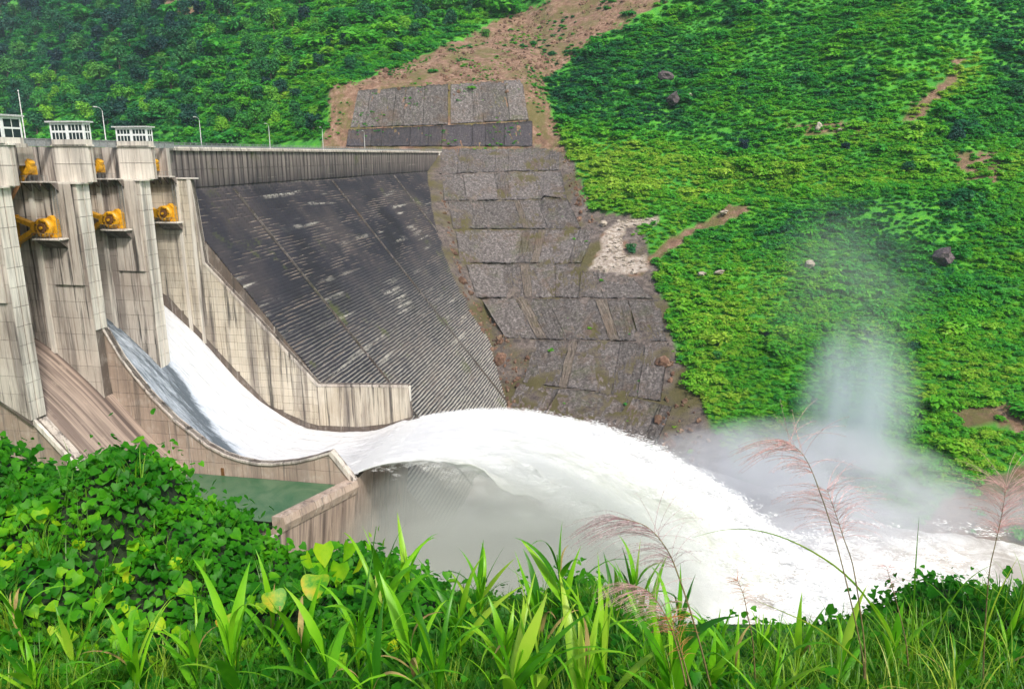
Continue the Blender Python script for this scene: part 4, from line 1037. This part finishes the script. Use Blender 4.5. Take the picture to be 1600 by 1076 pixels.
# flying spray: short streaks of drops along the edges of the jet and over the foam
spc = bpy.data.collections.new('spray_kinds')
M['spray'] = plain('spray_drops', (.95, .96, .97), .9, 0, 0)
for s in range(4):
    g_ = np.random.default_rng(s+60); n = 46; c = g_.normal(size=(n, 3))*np.array([.9, .35, .30]); L = g_.uniform(.10, .35, n)[:, None]; wd = g_.uniform(.02, .05, n)[:, None]
    d = np.array([[1, 0, -.15]])+g_.normal(size=(n, 3))*.18; up = g_.normal(size=(n, 3)); up /= np.linalg.norm(up, axis=1)[:, None]
    V = np.stack([c-d*L, c+up*wd, c+d*L, c-up*wd], 1).reshape(-1, 3)
    o = bpy.data.objects.new('spray_kind', npmesh('spray_kind', V, np.arange(4*n).reshape(-1, 4), M['spray'])); spc.objects.link(o)
def spray():
    g_ = np.random.default_rng(31); n = 9500
    X = -52+g_.random(n)**.8*112; gg = np.clip((X+55)/60, 0, 1.3)
    side = g_.random(n); V = np.where(side < .5, 1-np.abs(g_.normal(size=n))*.03, np.where(side < .8, np.abs(g_.normal(size=n))*.06, g_.random(n)**1.5))
    Y = jet_y(X, V)+g_.normal(size=n)*.9*gg; Z = jet_z(X, V)+g_.normal(size=n)*1.1*gg+np.where(side < .5, .3*gg, np.where(side < .8, -g_.exponential(3.0, n)*(gg+.12), .5*gg))
    P = np.stack([X, Y, Z], 1); sc = g_.uniform(.5, 1.3, n)*(.35+gg*.9)
    m = 1300; Px = np.stack([g_.normal(46, 13, m), g_.normal(146, 11, m), -90+np.abs(g_.normal(0, 5, m))], 1)
    P = np.concatenate([P, Px]); sc = np.concatenate([sc, g_.uniform(.8, 1.7, m)])
    o = scatter('flying_spray', P, sc, np.zeros(len(P)), spc)
    # streaks stay along the flow: little spin only
    at = o.data.attributes['rot']; at.data.foreach_set('value', g_.uniform(-.15, .15, len(P)).astype(np.float32))
spray()
# boiling foam where the jet lands
def foam_pile():
    xs = np.arange(-8, 190, .9); ys = np.arange(98, 200, .9); X, Y = np.meshgrid(xs, ys, indexing='ij')
    d = np.exp(-(((X-48)/34)**2+((Y-148)/24)**2))+.85*np.exp(-(((X-96)/24)**2+((Y-152)/16)**2))
    Z = -95+d*6.5+(fbm(X/8, Y/8, 71, 5)*3.4+fbm(X/2.2, Y/2.2, 73, 3)*1.1)*(.15+d)
    me = npmesh('plunge_foam', np.stack([X, Y, Z], -1).reshape(-1, 3), gridq(len(xs), len(ys)), M['jet'], True)
    at = me.attributes.new('foam', 'FLOAT', 'POINT'); at.data.foreach_set('value', (.10+d*.95).ravel().astype(np.float32))
    link('plunge_foam', me, kind='structure')
foam_pile()

# ------------------------------------------------------------------ spray mist
def mist(name, c, rad, dens, nscale=2.0, lo=.35, hi=.7, seed=0, col=(.93, .95, 1.0), stretch=(1, 1, 1), fall=1.6, rz=0):
    import bmesh
    bm = bmesh.new(); bmesh.ops.create_icosphere(bm, subdivisions=4, radius=1); me = bpy.data.meshes.new(name); bm.to_mesh(me); bm.free()
    m = bpy.data.materials.new(name); m.use_nodes = True; nt = m.node_tree; nt.nodes.clear(); g = NT(nt)
    out = g.n('OutputMaterial'); v = g.n('VolumePrincipled'); g.l(v.outputs[0], out.inputs['Volume'])
    v.inputs['Color'].default_value = (*col, 1); v.inputs['Anisotropy'].default_value = .1
    tc = g.n('TexCoord').outputs['Object']; ln = g.n('VectorMath', operation='LENGTH'); g.l(tc, ln.inputs[0])
    mp = g.n('Mapping'); mp.inputs['Scale'].default_value = stretch; mp.inputs['Location'].default_value = (seed*3.7, 0, seed); g.l(tc, mp.inputs[0])
    n = g.noise(mp.outputs[0], nscale, 4, .6, .5)
    f = g.math('POWER', g.math('SUBTRACT', 1.0, ln.outputs['Value'], True), fall)
    nn = g.ramp(n, [(lo, 0), (hi, 1)])
    d = g.math('MULTIPLY', g.math('MULTIPLY', f, nn), dens); g.l(d, v.inputs['Density'])
    me.materials.append(m); o = link(name, me); o.location = c; o.scale = rad; o.rotation_euler = (0, 0, rz); o['kind'] = 'stuff'; return o
mx, my = W(94, 196)
mist('spray_mist', (mx, my, -69), (18, 16, 31), .34, 2.1, .30, .72, 1, stretch=(1.2, 1.2, .5), fall=1.5, col=(.86, .93, 1.0))
mx, my = W(70, 176)
mist('spray_mist', (mx, my, -84), (48, 30, 20), .28, 2.6, .34, .72, 2, fall=.9, rz=AZ)
mist('spray_mist', (-20, 127, -78), (40, 17, 27), .36, 2.2, .22, .7, 3, fall=.8, col=(.90, .93, .88))
mx, my = W(100, 226)
mist('spray_mist', (mx, my, -38), (30, 16, 30), .022, 1.6, .35, .65, 4, fall=1.0)
mx, my = W(126, 168)
mist('spray_mist', (mx, my, -86), (40, 16, 10), .07, 2.0, .3, .6, 5, fall=.9, rz=AZ)

# ------------------------------------------------------------------ damp air
hb_ = MB(); hb_.box(-1480, 1480, -290, 2950, -100, 640)
hm = bpy.data.materials.new('damp_air'); hm.use_nodes = True; hn = hm.node_tree; hn.nodes.clear(); ho_ = hn.nodes.new('ShaderNodeOutputMaterial'); hv = hn.nodes.new('ShaderNodeVolumePrincipled')
hv.inputs['Color'].default_value = (.70, .92, 1.0, 1); hv.inputs['Density'].default_value = .00006; hn.links.new(hv.outputs[0], ho_.inputs['Volume'])
hb_.obj('haze', hm, kind='stuff')

# ------------------------------------------------------------------ near bank: mound, vines, grasses, reeds
def near_pt(px, py, t):
    D = cF+cR*((px-800)/FPX)+cU*((538-py)/FPX); f = -D[0]*sa+D[1]*ca; return D/f*t
OUTL = [(-400,700),(-100,700),(0,700),(45,708),(90,752),(150,752),(195,712),(240,702),(280,735),(310,790),(345,785),(385,800),(430,845),(480,868),(540,862),(600,872),(660,902),(700,928),(760,938),(840,940),(885,915),(930,912),(960,945),(1060,990),(1200,990),(1340,965),(1400,925),(1450,898),(1500,915),(1560,940),(1650,920),(2000,930)]
zr_x = []; zr_z = []
for (a, b) in OUTL:
    q = near_pt(a, b, 7.0); r_, _ = RT(q[0], q[1]); zr_x.append(r_); zr_z.append(q[2])
def VZ(r, t):
    gr = -1.5-.47*t; zr = np.interp(r, zr_x, zr_z)-.0; s = np.clip((t-3.4)/3.6, 0, 1); s = s*s*(3-2*s)
    z = gr+(zr+4.79)*s
    lump = fbm(r/1.1, t/.9, 91, 3)*.30*np.clip((zr+4.9)/1.0, .25, 1)*np.clip((t-3.2)/1.5, 0, 1)*np.clip((7.2-t)/.8, .15, 1)
    z = z+lump
    return np.where(t > 7, z-1.25*(t-7)-.1*(t-7)**2, z)
rs = np.arange(-9.5, 9.6, .12); ts = np.arange(1.0, 10.5, .12); A, B = np.meshgrid(rs, ts, indexing='ij'); X, Y = W(A, B)
link('bank_soil', npmesh('bank_soil', np.stack([X, Y, VZ(A, B)-.07], -1).reshape(-1, 3), gridq(len(rs), len(ts)), plain('dark_leaf_litter', (.012, .028, .006), .95, 0, .5, 8), True), kind='structure')

def nleaf(name, stops, transl=.4, rough=.42, scale=1.5, rnd=.5, spec=.4):
    m = leaf_mat(name, stops, scale, transl, False, rough, rnd); m.node_tree.nodes['Principled BSDF'].inputs['Specular IOR Level'].default_value = spec
    return m
M['vine'] = nleaf('vine_leaves', [(.20, (.02, .16, .004)), (.40, (.06, .29, .006)), (.58, (.16, .45, .008)), (.76, (.36, .58, .012)), (.95, (.55, .58, .02))], .45, .5, 2.2, .5, .22)
def face_rand_mat(src, name):
    return src
LG = [(.22, (.03, .17, .006)), (.42, (.12, .42, .010)), (.62, (.24, .58, .015)), (.9, (.46, .64, .06))]
M['blade'] = nleaf('broad_grass_leaf', LG, .45, .38, 1.2)
M['thin'] = nleaf('narrow_grass_leaf', [(.25, (.05, .18, .008)), (.5, (.16, .36, .012)), (.7, (.34, .48, .04)), (.92, (.50, .46, .14))], .4, .45, 1.5)
M['yleaf'] = nleaf('yellowing_leaf', [(.36, (.07, .30, .01)), (.48, (.25, .42, .015)), (.60, (.48, .44, .02)), (.74, (.42, .28, .02)), (.8, (.20, .09, .02))], .4, .5, 9, .2)
# heart shaped leaf: 10 points, folded on the midrib, drooping tip
HL = np.array([(0,0,0),(-.42,-.12,.10),(-.56,.22,.13),(-.36,.62,.07),(0,1.0,-.16),(.36,.62,.07),(.56,.22,.13),(.42,-.12,.10),(0,.5,-.03)])
HF = [(0,1,2,8),(8,2,3,4),(8,4,5,6),(0,8,6,7)]
def orient(n, y):        # rotation matrices whose columns are side, along, normal
    y = y-np.sum(y*n, 1)[:, None]*n; y /= np.linalg.norm(y, axis=1)[:, None]; x = np.cross(y, n); return np.stack([x, y, n], -1)
def vine_points(n, rlo, rhi, tlo, thi, seed):
    g_ = np.random.default_rng(seed); r = g_.uniform(rlo, rhi, n); t = g_.uniform(tlo, thi, n); z = VZ(r, t); e = .05
    nr = -(VZ(r+e, t)-VZ(r-e, t))/(2*e); ntt = -(VZ(r, t+e)-VZ(r, t-e))/(2*e); nn = np.stack([nr*ca-ntt*sa, nr*sa+ntt*ca, np.ones(n)], 1); nn /= np.linalg.norm(nn, axis=1)[:, None]
    X, Y = W(r, t); P = np.stack([X, Y, z], 1); return r, t, P, nn, g_
def vines():
    vb = thing('vine_mound', 'dense heart leaved green vines smothering the mound at lower left', 'vines', (*W(-3, 6.2), -3.6))
    base = np.array(vb['base'])
    r, t, P, nn, g_ = vine_points(30000, -6.6, 5.6, 3.3, 7.5, 3)
    px, py = survey(P[:, 0], P[:, 1], P[:, 2]); keep = (px > -150) & (px < 1750) & (py < 1180)
    keep &= (px < 760) | (g_.random(len(px)) < .8)
    r, t, P, nn, px, py = r[keep], t[keep], P[keep], nn[keep], px[keep], py[keep]; n = len(P)
    view = -P/np.linalg.norm(P, axis=1)[:, None]
    N = nn*.5+view*.5+g_.normal(size=(n, 3))*.45+np.array([0, 0, .35]); N /= np.linalg.norm(N, axis=1)[:, None]
    Yd = np.array([[0, 0, -1.0]])+g_.normal(size=(n, 3))*.5; Rm = orient(N, Yd)
    s = g_.uniform(.03, .09, n)*np.where(g_.random(n) > .96, 1.5, 1)*np.where(px > 760, .9, 1); h = g_.exponential(.045, n)
    O = P+nn*h[:, None]
    me = None; big = np.argsort(-s*(1/np.maximum(t, 1))*((px > 0) & (px < 720) & (py > 690) & (py < 1060) & (h > .03)))[:280]; mask = np.ones(n, bool); mask[big] = False
    proto = [mesh('vine_leaf', HL*np.array([1, 1, 1+.6*q])-np.array([0, .1, 0]), HF, M['vine'], True) for q in range(3)]
    for i in big:
        o = link('leaf', proto[i % 3], vb, tuple(O[i]-base)); o.rotation_mode = 'QUATERNION'; o.rotation_quaternion = Matrix(Rm[i].tolist()).to_quaternion(); o.scale = (s[i],)*3
    I = np.where(mask)[0]; V = np.einsum('nij,kj->nki', Rm[I], HL*1.0)*s[I][:, None, None]+O[I][:, None, :]-base
    off = (np.arange(len(I))*9)[:, None, None]; Q = (np.array(HF)[None]+off).reshape(-1, 4)
    me = npmesh('leaf_mass', V.reshape(-1, 3), Q, M['vine'], True)
    o = link('leaf_mass', me, vb, (0, 0, 0)); o['kind'] = 'stuff'
vines()

def blade_mesh(name, L, wd, bend, mat, seg=9, fold=.25, tip=1.6, base_w=.25, twist=0):
    V = []; F = []
    a = 0; x = y = 0.0; ds = L/seg
    for i in range(seg+1):
        u = i/seg; wv = wd*(base_w+(1-base_w)*math.sin(min(1, u*2.2)*math.pi/2))*(1-u**tip)+.0008
        ang = bend*u*u; cx, cz = math.cos(twist*u), math.sin(twist*u)
        for k, q in enumerate((-1, 0, 1)):
            sx = q*wv/2; V.append((sx*cx, y+(-abs(q)*0)*1, x+abs(q)*0+0)); 
            V[-1] = (sx*cx, y-(fold*wv/2 if q == 0 else 0)*math.cos(ang)+sx*cz*.3, x+(fold*wv/2 if q == 0 else 0)*math.sin(ang))
        x += ds*math.cos(ang); y += ds*math.sin(ang)
    for i in range(seg):
        for k in range(2): F.append((3*i+k, 3*i+k+1, 3*i+3+k+1, 3*i+3+k))
    return mesh(name, V, F, mat, True)
BL = [blade_mesh('blade', L_, w_, b, M['blade'], twist=tw) for L_, w_, b, tw in ((.74, .105, .35, .2), (.66, .09, .8, -.6), (.8, .06, 1.7, .5), (.7, .06, .15, .9), (.78, .10, .6, -.3), (.5, .05, .6, 1.2), (.85, .05, 2.2, -.5), (.60, .115, 1.2, .4), (.66, .04, .8, -1.0))]
M['dry'] = nleaf('dry_leaf', [(.3, (.30, .22, .07)), (.55, (.45, .36, .12)), (.8, (.20, .11, .05))], .3, .7, 6)
BY = [blade_mesh('yellow_blade', .55, .05, b, M[k_], twist=.6) for b, k_ in ((.5, 'thin'), (2.0, 'dry'))]
stem_me = None
sm = MB(); sm.tube([(0, 0, -.25), (0, 0, .2), (0, 0, .55)], [.009, .008, .004], 6); stem_me = mesh('stem', sm.V, sm.F, M['blade'])
def grass_plant(px, py, t, s, seed, label, nb=10, lean=0):
    g_ = random.Random(seed); q = near_pt(px, py, t)
    e = bpy.data.objects.new('broad_leaved_grass', None); C.objects.link(e); e.location = tuple(q); e.scale = (s,)*3; e.rotation_euler = (g_.uniform(-.12, .12), g_.uniform(-.12, .12)+lean, g_.uniform(0, 6.28))
    e.empty_display_size = .1; e['label'] = label; e['category'] = 'grass plant'; e['group'] = 'broad leaved grass plants in the foreground'
    o = bpy.data.objects.new('stem', stem_me); o.parent = e; C.objects.link(o)
    for i in range(nb):
        o = bpy.data.objects.new('blade', BL[g_.randrange(9)] if g_.random() > .10 else BY[i % 2]); o.parent = e; C.objects.link(o)
        z = .02+.42*i/nb; k = g_.uniform(.75, 1.2)*(1-.25*i/nb); o.location = (0, 0, z); o.scale = (g_.uniform(.6, 1.15), k, k)
        o.rotation_euler = (-g_.uniform(.15, .85)*(1-.5*i/nb), g_.uniform(-.2, .2), i*2.4+g_.uniform(-.5, .5))
# base points (pixel seen, distance): each plant rooted on the near bank
gp = random.Random(3)
def root_z(px, t):      # where the bank surface is for a bearing
    D = cF+cR*((px-800)/FPX); f = -D[0]*sa+D[1]*ca; D = D/f*t
    for _ in range(6):
        r_, _t = RT(D[0], D[1]); z = float(VZ(np.array(r_), np.array(t)))
        py = 538+FPX*0
        # solve py for which the sight at distance t passes at height z
        th = math.atan2(-z, t)-PITCH; py = 538+FPX*math.tan(th); D = near_pt(px, py, t)
    return py
plants = []
spots = [(470,4.2),(560,4.6),(600,5.3),(650,4.4),(720,5.0),(790,4.5),(850,5.2),(905,4.6),(960,5.2),(310,4.2),(375,4.0),(425,4.9),(120,4.3),(40,4.5),(215,4.1),(520,3.9),(690,3.8),(830,3.8),(950,4.0),(1010,4.7),(1120,5.0),(1180,5.4),(1240,4.8),(1100,4.2),(1300,4.3),(60,3.9),(750,5.8),(880,5.9),(640,5.9),(1390,4.9),(1480,4.4),(1570,4.9),(1050,3.9),(1200,4.0),(585,3.7),(990,5.9),(780,3.7),(910,3.7),(1060,5.6),(1150,4.3)]
names = ['bright broad leaved grass plant growing in front of the vine mound', 'tall broad leaved grass plant against the grey mist in the middle foreground', 'broad leaved grass plant among narrow grass at lower right', 'broad leaved grass plant at the lower left corner']
for i, (px, t) in enumerate(spots):
    lab = names[3] if px < 330 else names[0] if px < 680 else names[1] if px < 1060 else names[2]
    small = px < 330 or px > 1080
    grass_plant(px, root_z(px, t), t, (gp.uniform(.62, .8) if small else gp.uniform(.85, 1.1)), i, lab, gp.randrange(8, 12), gp.uniform(-.15, .15))

# narrow grass: tufts of long arching blades
def strip_mass(roots, rngs, nb, L, wd, mat, name, spread=.5, seed=0, up=1.0):
    g_ = np.random.default_rng(seed); V = []; Q = []; seg = 6; c = 0
    for root, sc in roots:
        for b in range(nb):
            az = g_.uniform(0, 6.28); tilt = abs(g_.normal(0, spread))*.6+.05; l = L*sc*g_.uniform(.5, 1.15); bend = g_.uniform(.3, 1.9); w_ = wd*g_.uniform(.6, 1.3)
            p = np.array(root, float)+np.array([g_.normal(0, .05), g_.normal(0, .05), -.05]); side = np.array([-math.sin(az+g_.uniform(-.6, .6)), math.cos(az), 0]); 
            for i in range(seg+1):
                u = i/seg; ang = tilt+bend*u*u; wv = w_*(1-u**2)+.0006
                V.append(p-side*wv/2); V.append(p+side*wv/2)
                if i < seg: Q.append([c+2*i, c+2*i+1, c+2*i+3, c+2*i+2]); p = p+np.array([math.cos(az)*math.sin(ang), math.sin(az)*math.sin(ang), math.cos(ang)*up])*l/seg
            c += 2*(seg+1)
    return npmesh(name, np.array(V), np.array(Q), mat, True)
tuft_me = [strip_mass([((0, 0, 0), 1)], None, 30, .62, .012, M['thin'], 'grass_tuft', .5, s) for s in range(5)]
tufts = [(1140,5.2),(1175,4.6),(1215,5.3),(1265,4.7),(1300,5.4),(1345,4.5),(1370,5.3),(1400,4.4),(1425,5.1),(1450,4.6),(1480,5.4),(1510,4.7),(1545,5.2),(1575,4.5),(1595,5.4),(1320,4.0),(1440,4.0),(1540,4.0),(1240,4.1),(20,4.6),(75,5.2),(135,4.7),(190,4.3),(255,4.4),(300,4.7),(95,4.0),(10,3.9),(230,3.9),(1050,4.3),(1000,4.2),(880,4.2),(700,4.3),(1380,4.0),(1490,3.9),(1190,3.9)]
for i, (px, t) in enumerate(tufts):
    q = near_pt(px, root_z(px, t), t); o = link('grass_tuft', tuft_me[i % 5]); o.location = tuple(q); s = gp.uniform(.8, 1.15) if px > 1200 else gp.uniform(.5, .75); o.scale = (s, s, s); o.rotation_euler = (0, 0, i*1.3)
    tag(o, 'tuft of long narrow grass blades at lower right in front of the white water' if px > 1080 else 'short tuft of narrow grass at lower left below the vines' if px < 400 else 'short narrow grass tuft between broad leaves in the middle foreground', 'grass tuft', 'narrow grass tufts in the foreground')
def low_grass():
    g_ = np.random.default_rng(77); roots = []
    for _ in range(2000):
        r = g_.uniform(-4.6, 4.9); t = g_.uniform(3.3, 6.4)
        px = 800+1180*r/(.97*t+.9)
        if px < 700 and t > 4.7 and g_.random() > .12: continue
        x, y = W(r, t); roots.append(((x, y, float(VZ(np.array(r), np.array(t)))), g_.uniform(.35, 1.0)))
    link('low_grass', strip_mass(roots, None, 11, .42, .010, M['thin'], 'low_grass', .7, 5), kind='stuff')
low_grass()

# yellowing large leaves, a lobed herb and an upright shoot
def big_leaf(px, py, t, s, label, mat, tilt=(0, 0, 0)):
    g_ = HL.copy(); V = [tuple(v) for v in g_]; m = MB(); m.add(V, HF)
    o = link('large_leaf', mesh('large_leaf', m.V, m.F, mat, True)); sb = o.modifiers.new('sub', 'SUBSURF'); sb.levels = 2; sb.render_levels = 2
    P = near_pt(px, py, t); o.location = tuple(P); n = Vector(-P).normalized()*.8+Vector((0, 0, .5))+Vector(tilt); n.normalize(); y = Vector((0, 0, -1)); y = (y-n*y.dot(n)).normalized(); x = y.cross(n)
    Mx = Matrix((x, y, n)).transposed(); o.rotation_mode = 'QUATERNION'; o.rotation_quaternion = Mx.to_quaternion(); o.scale = (s,)*3; tag(o, label, 'leaf')
big_leaf(425, 925, 4.7, .17, 'large yellow and brown heart shaped leaf, left of the pair', M['yleaf'], (.3, 0, 0))
big_leaf(495, 900, 4.8, .20, 'large green leaf turning yellow brown, right of the pair', M['yleaf'], (-.2, 0, .1))
big_leaf(350, 965, 4.8, .15, 'small yellow brown leaf low in the vines', M['yleaf'], (0, .3, 0))
big_leaf(160, 900, 5.4, .13, 'yellow leaf on the left of the vine mound', M['yleaf'], (.1, .3, .3))
sh = thing('young_shoot', 'upright young vine shoot with round leaves rising against the grey concrete', 'shoot', tuple(near_pt(590, 905, 6.3)))
a = near_pt(590, 905, 6.3); b = near_pt(582, 860, 6.3); c_ = near_pt(588, 822, 6.3)
m = MB(); m.tube([a, b, c_], [.008, .006, .003], 6); m.obj('stem', M['vine'], sh)
for i, (px, py, s) in enumerate([(565,880,.10),(608,878,.10),(575,858,.08),(600,852,.075),(578,838,.05),(592,828,.045),(604,895,.12),(572,900,.11)]):
    o = link('leaf', mesh('leaf', [tuple(v) for v in HL], HF, M['blade'], True), sh); P = Vector(near_pt(px, py, 6.25)); o.location = P-Vector(sh['base']); o.scale = (s,)*3; o.rotation_euler = (1.1+.3*(i % 2), (-1)**i*.5, AZ+(-1)**i*1.2)
hb = thing('broad_herb', 'dark green herb with large pointed leaves at the right end of the vine mound', 'herb', tuple(near_pt(520, 905, 6.0)))
for i, (px, py, s, rz_) in enumerate([(505,850,.20,.3),(545,848,.17,-.6),(500,878,.19,.9),(530,880,.2,-.2),(478,866,.16,1.3),(562,872,.15,-1.2)]):
    o = link('leaf', mesh('leaf', [tuple(v) for v in HL*np.array([.8, 1, 1])], HF, M['vine'], True), hb); P = Vector(near_pt(px, py, 6.0-.03*i)); o.location = P-Vector(hb['base']); o.scale = (s,)*3; o.rotation_euler = (-1.9, 0, AZ+rz_)

# feathery reed plumes
M['plume'] = plain('pink_brown_plume', (.66, .40, .38), .8, 0, .3, 20); M['plume_grey'] = plain('grey_plume', (.50, .34, .36), .8, 0, .3, 20); M['plume_rust'] = plain('rusty_plume', (.50, .18, .06), .8, 0, .3, 20)
M['reed'] = plain('reed_stem', (.22, .17, .07), .6, 0, .4, 6)
def reed(label, t, path, n, Lb, side, mat, frac=.55, seed=0, hair=True, droop=1.0):
    """path: bearing of the stalk from tip to root"""
    g_ = random.Random(seed); P = [Vector(near_pt(x, y, t)) for x, y in path]
    # smooth the stalk
    Q = []
    for i in range(len(P)-1):
        for k in range(6):
            u = k/6; a = P[max(i-1, 0)]; b = P[i]; c = P[i+1]; d = P[min(i+2, len(P)-1)]
            Q.append(.5*((2*b)+(c-a)*u+(2*a-5*b+4*c-d)*u*u+(3*b-a-3*c+d)*u**3))
    Q.append(P[-1]); root = Q[-1]
    e = thing('plume_reed', label, 'reed', tuple(root), 'feathery reeds in front of the water')
    m = MB(); N = len(Q); m.tube(Q, [.0012+.0042*(i/N) for i in range(N)], 5); m.obj('stalk', M['reed'], e)
    m = MB(); k1 = int(N*frac); Rv = Vector((ca, sa, 0)); Fw = Vector((-sa, ca, 0))
    for i in range(n):
        f = g_.random()**.9; p = Q[min(int(f*k1), k1)]; ax = (Q[max(min(int(f*k1), k1)-1, 0)]-Q[min(int(f*k1)+1, N-1)]).normalized()
        l = Lb*(.35+.65*math.sin(math.pi*min(1, .15+f*.85)))*g_.uniform(.6, 1.15); sgn = side if g_.random() < .72 and side else g_.choice((-1, 1))
        d = (ax*g_.uniform(.5, 1.1)+Rv*sgn*g_.uniform(.2, 1.0)+Fw*g_.uniform(-.6, .6)).normalized(); pts = [p]; q = p.copy(); step = l/7
        for j in range(7): d = (d+Vector((0, 0, -.15*droop))+Rv*sgn*.05).normalized(); q = q+d*step; pts.append(q.copy())
        m.tube(pts, [.00125-.0001*j for j in range(8)], 3, False)
        if hair:
            for j in range(2, 8, 1):
                hd = (Vector((g_.uniform(-1, 1), g_.uniform(-1, 1), g_.uniform(-1, .4)))).normalized(); m.tube([pts[j], pts[j]+hd*.014], [.0008, .0004], 3, False)
    m.obj('plume', mat, e)
reed('tall reed with pink brown plume leaning left in front of the mist column', 3.9, [(1232,690),(1256,712),(1278,760),(1310,860),(1345,1010),(1350,1060)], 80, .34, -1, M['plume'], .36, 1)
reed('reed with rosy fan shaped plume right of the leaning reed', 4.0, [(1292,765),(1305,800),(1318,840),(1334,890),(1350,1000),(1352,1060)], 100, .32, 0, M['plume'], .42, 2)
reed('reed with rusty pink plume at the right edge against the muddy bank', 4.2, [(1572,760),(1566,800),(1555,850),(1545,900),(1538,1000),(1536,1060)], 120, .34, 0, M['plume'], .38, 3, True, .6)
reed('reed with large grey plume drooping left before the white jet', 3.2, [(965,808),(1010,822),(1042,858),(1062,905),(1088,985),(1110,1070)], 110, .36, -1, M['plume_grey'], .56, 4)
reed('reed with low rose coloured plume left of the grey plume stalk', 3.2, [(985,912),(1015,925),(1040,962),(1058,1010),(1072,1070)], 90, .22, -1, M['plume'], .66, 5)
reed('rust orange lower plume close beside the rose coloured one', 3.2, [(1046,965),(1056,990),(1068,1030),(1080,1075)], 50, .14, 0, M['plume_rust'], .7, 6, False)
reed('small brown plume standing alone before the jet', 4.2, [(1152,905),(1162,930),(1168,960),(1176,1000),(1180,1060)], 40, .10, 0, M['plume_rust'], .42, 7, False)
reed('faint thin plume between the two right hand reeds', 4.4, [(1385,885),(1392,910),(1402,945),(1415,1000),(1420,1050)], 36, .12, 0, M['plume'], .4, 8, False)
# long single arching blades
for i, (lab, t, path) in enumerate([('long arching grass blade curving left before the foot of the jet', 4.1, [(1080,840),(1140,822),(1210,830),(1290,870),(1350,920),(1400,1010)]), ('straight slanting grass stalk before the foot of the jet', 4.0, [(1178,936),(1240,962),(1290,985),(1350,1040)]),
        ('upright sharp grass blade near the right reeds', 4.3, [(1436,808),(1432,860),(1428,930),(1425,1030)]), ('grass blade curving right at the far right', 4.3, [(1555,880),(1520,895),(1480,940),(1450,1030)]), ('upright thin blade left of the middle plants', 4.4, [(858,905),(848,940),(840,1010)]), ('slim grass blade leaning right at the right edge', 4.2, [(1592,868),(1570,905),(1545,960),(1525,1050)])]):
    P = [Vector(near_pt(x, y, t)) for x, y in path]; m = MB(); V = []; Rv = Vector((ca, sa, 0)); n = len(P)
    for k, p in enumerate(P):
        wv = .0015+.011*min(1, k/(n-1)*1.6); d = (P[min(k+1, n-1)]-P[max(k-1, 0)]).normalized(); sd_ = d.cross(Vector((-sa, ca, .2))).normalized(); V += [p-sd_*wv/2, p+Vector((sa, -ca, 0))*wv*.2, p+sd_*wv/2]
    m.add(V, [(3*k+q, 3*k+q+1, 3*k+q+4, 3*k+q+3) for k in range(n-1) for q in range(2)]); o = m.obj('tall_grass', M['thin'], None, True); tag(o, lab, 'grass blade')
    sb = o.modifiers.new('sub', 'SUBSURF'); sb.levels = 2; sb.render_levels = 2
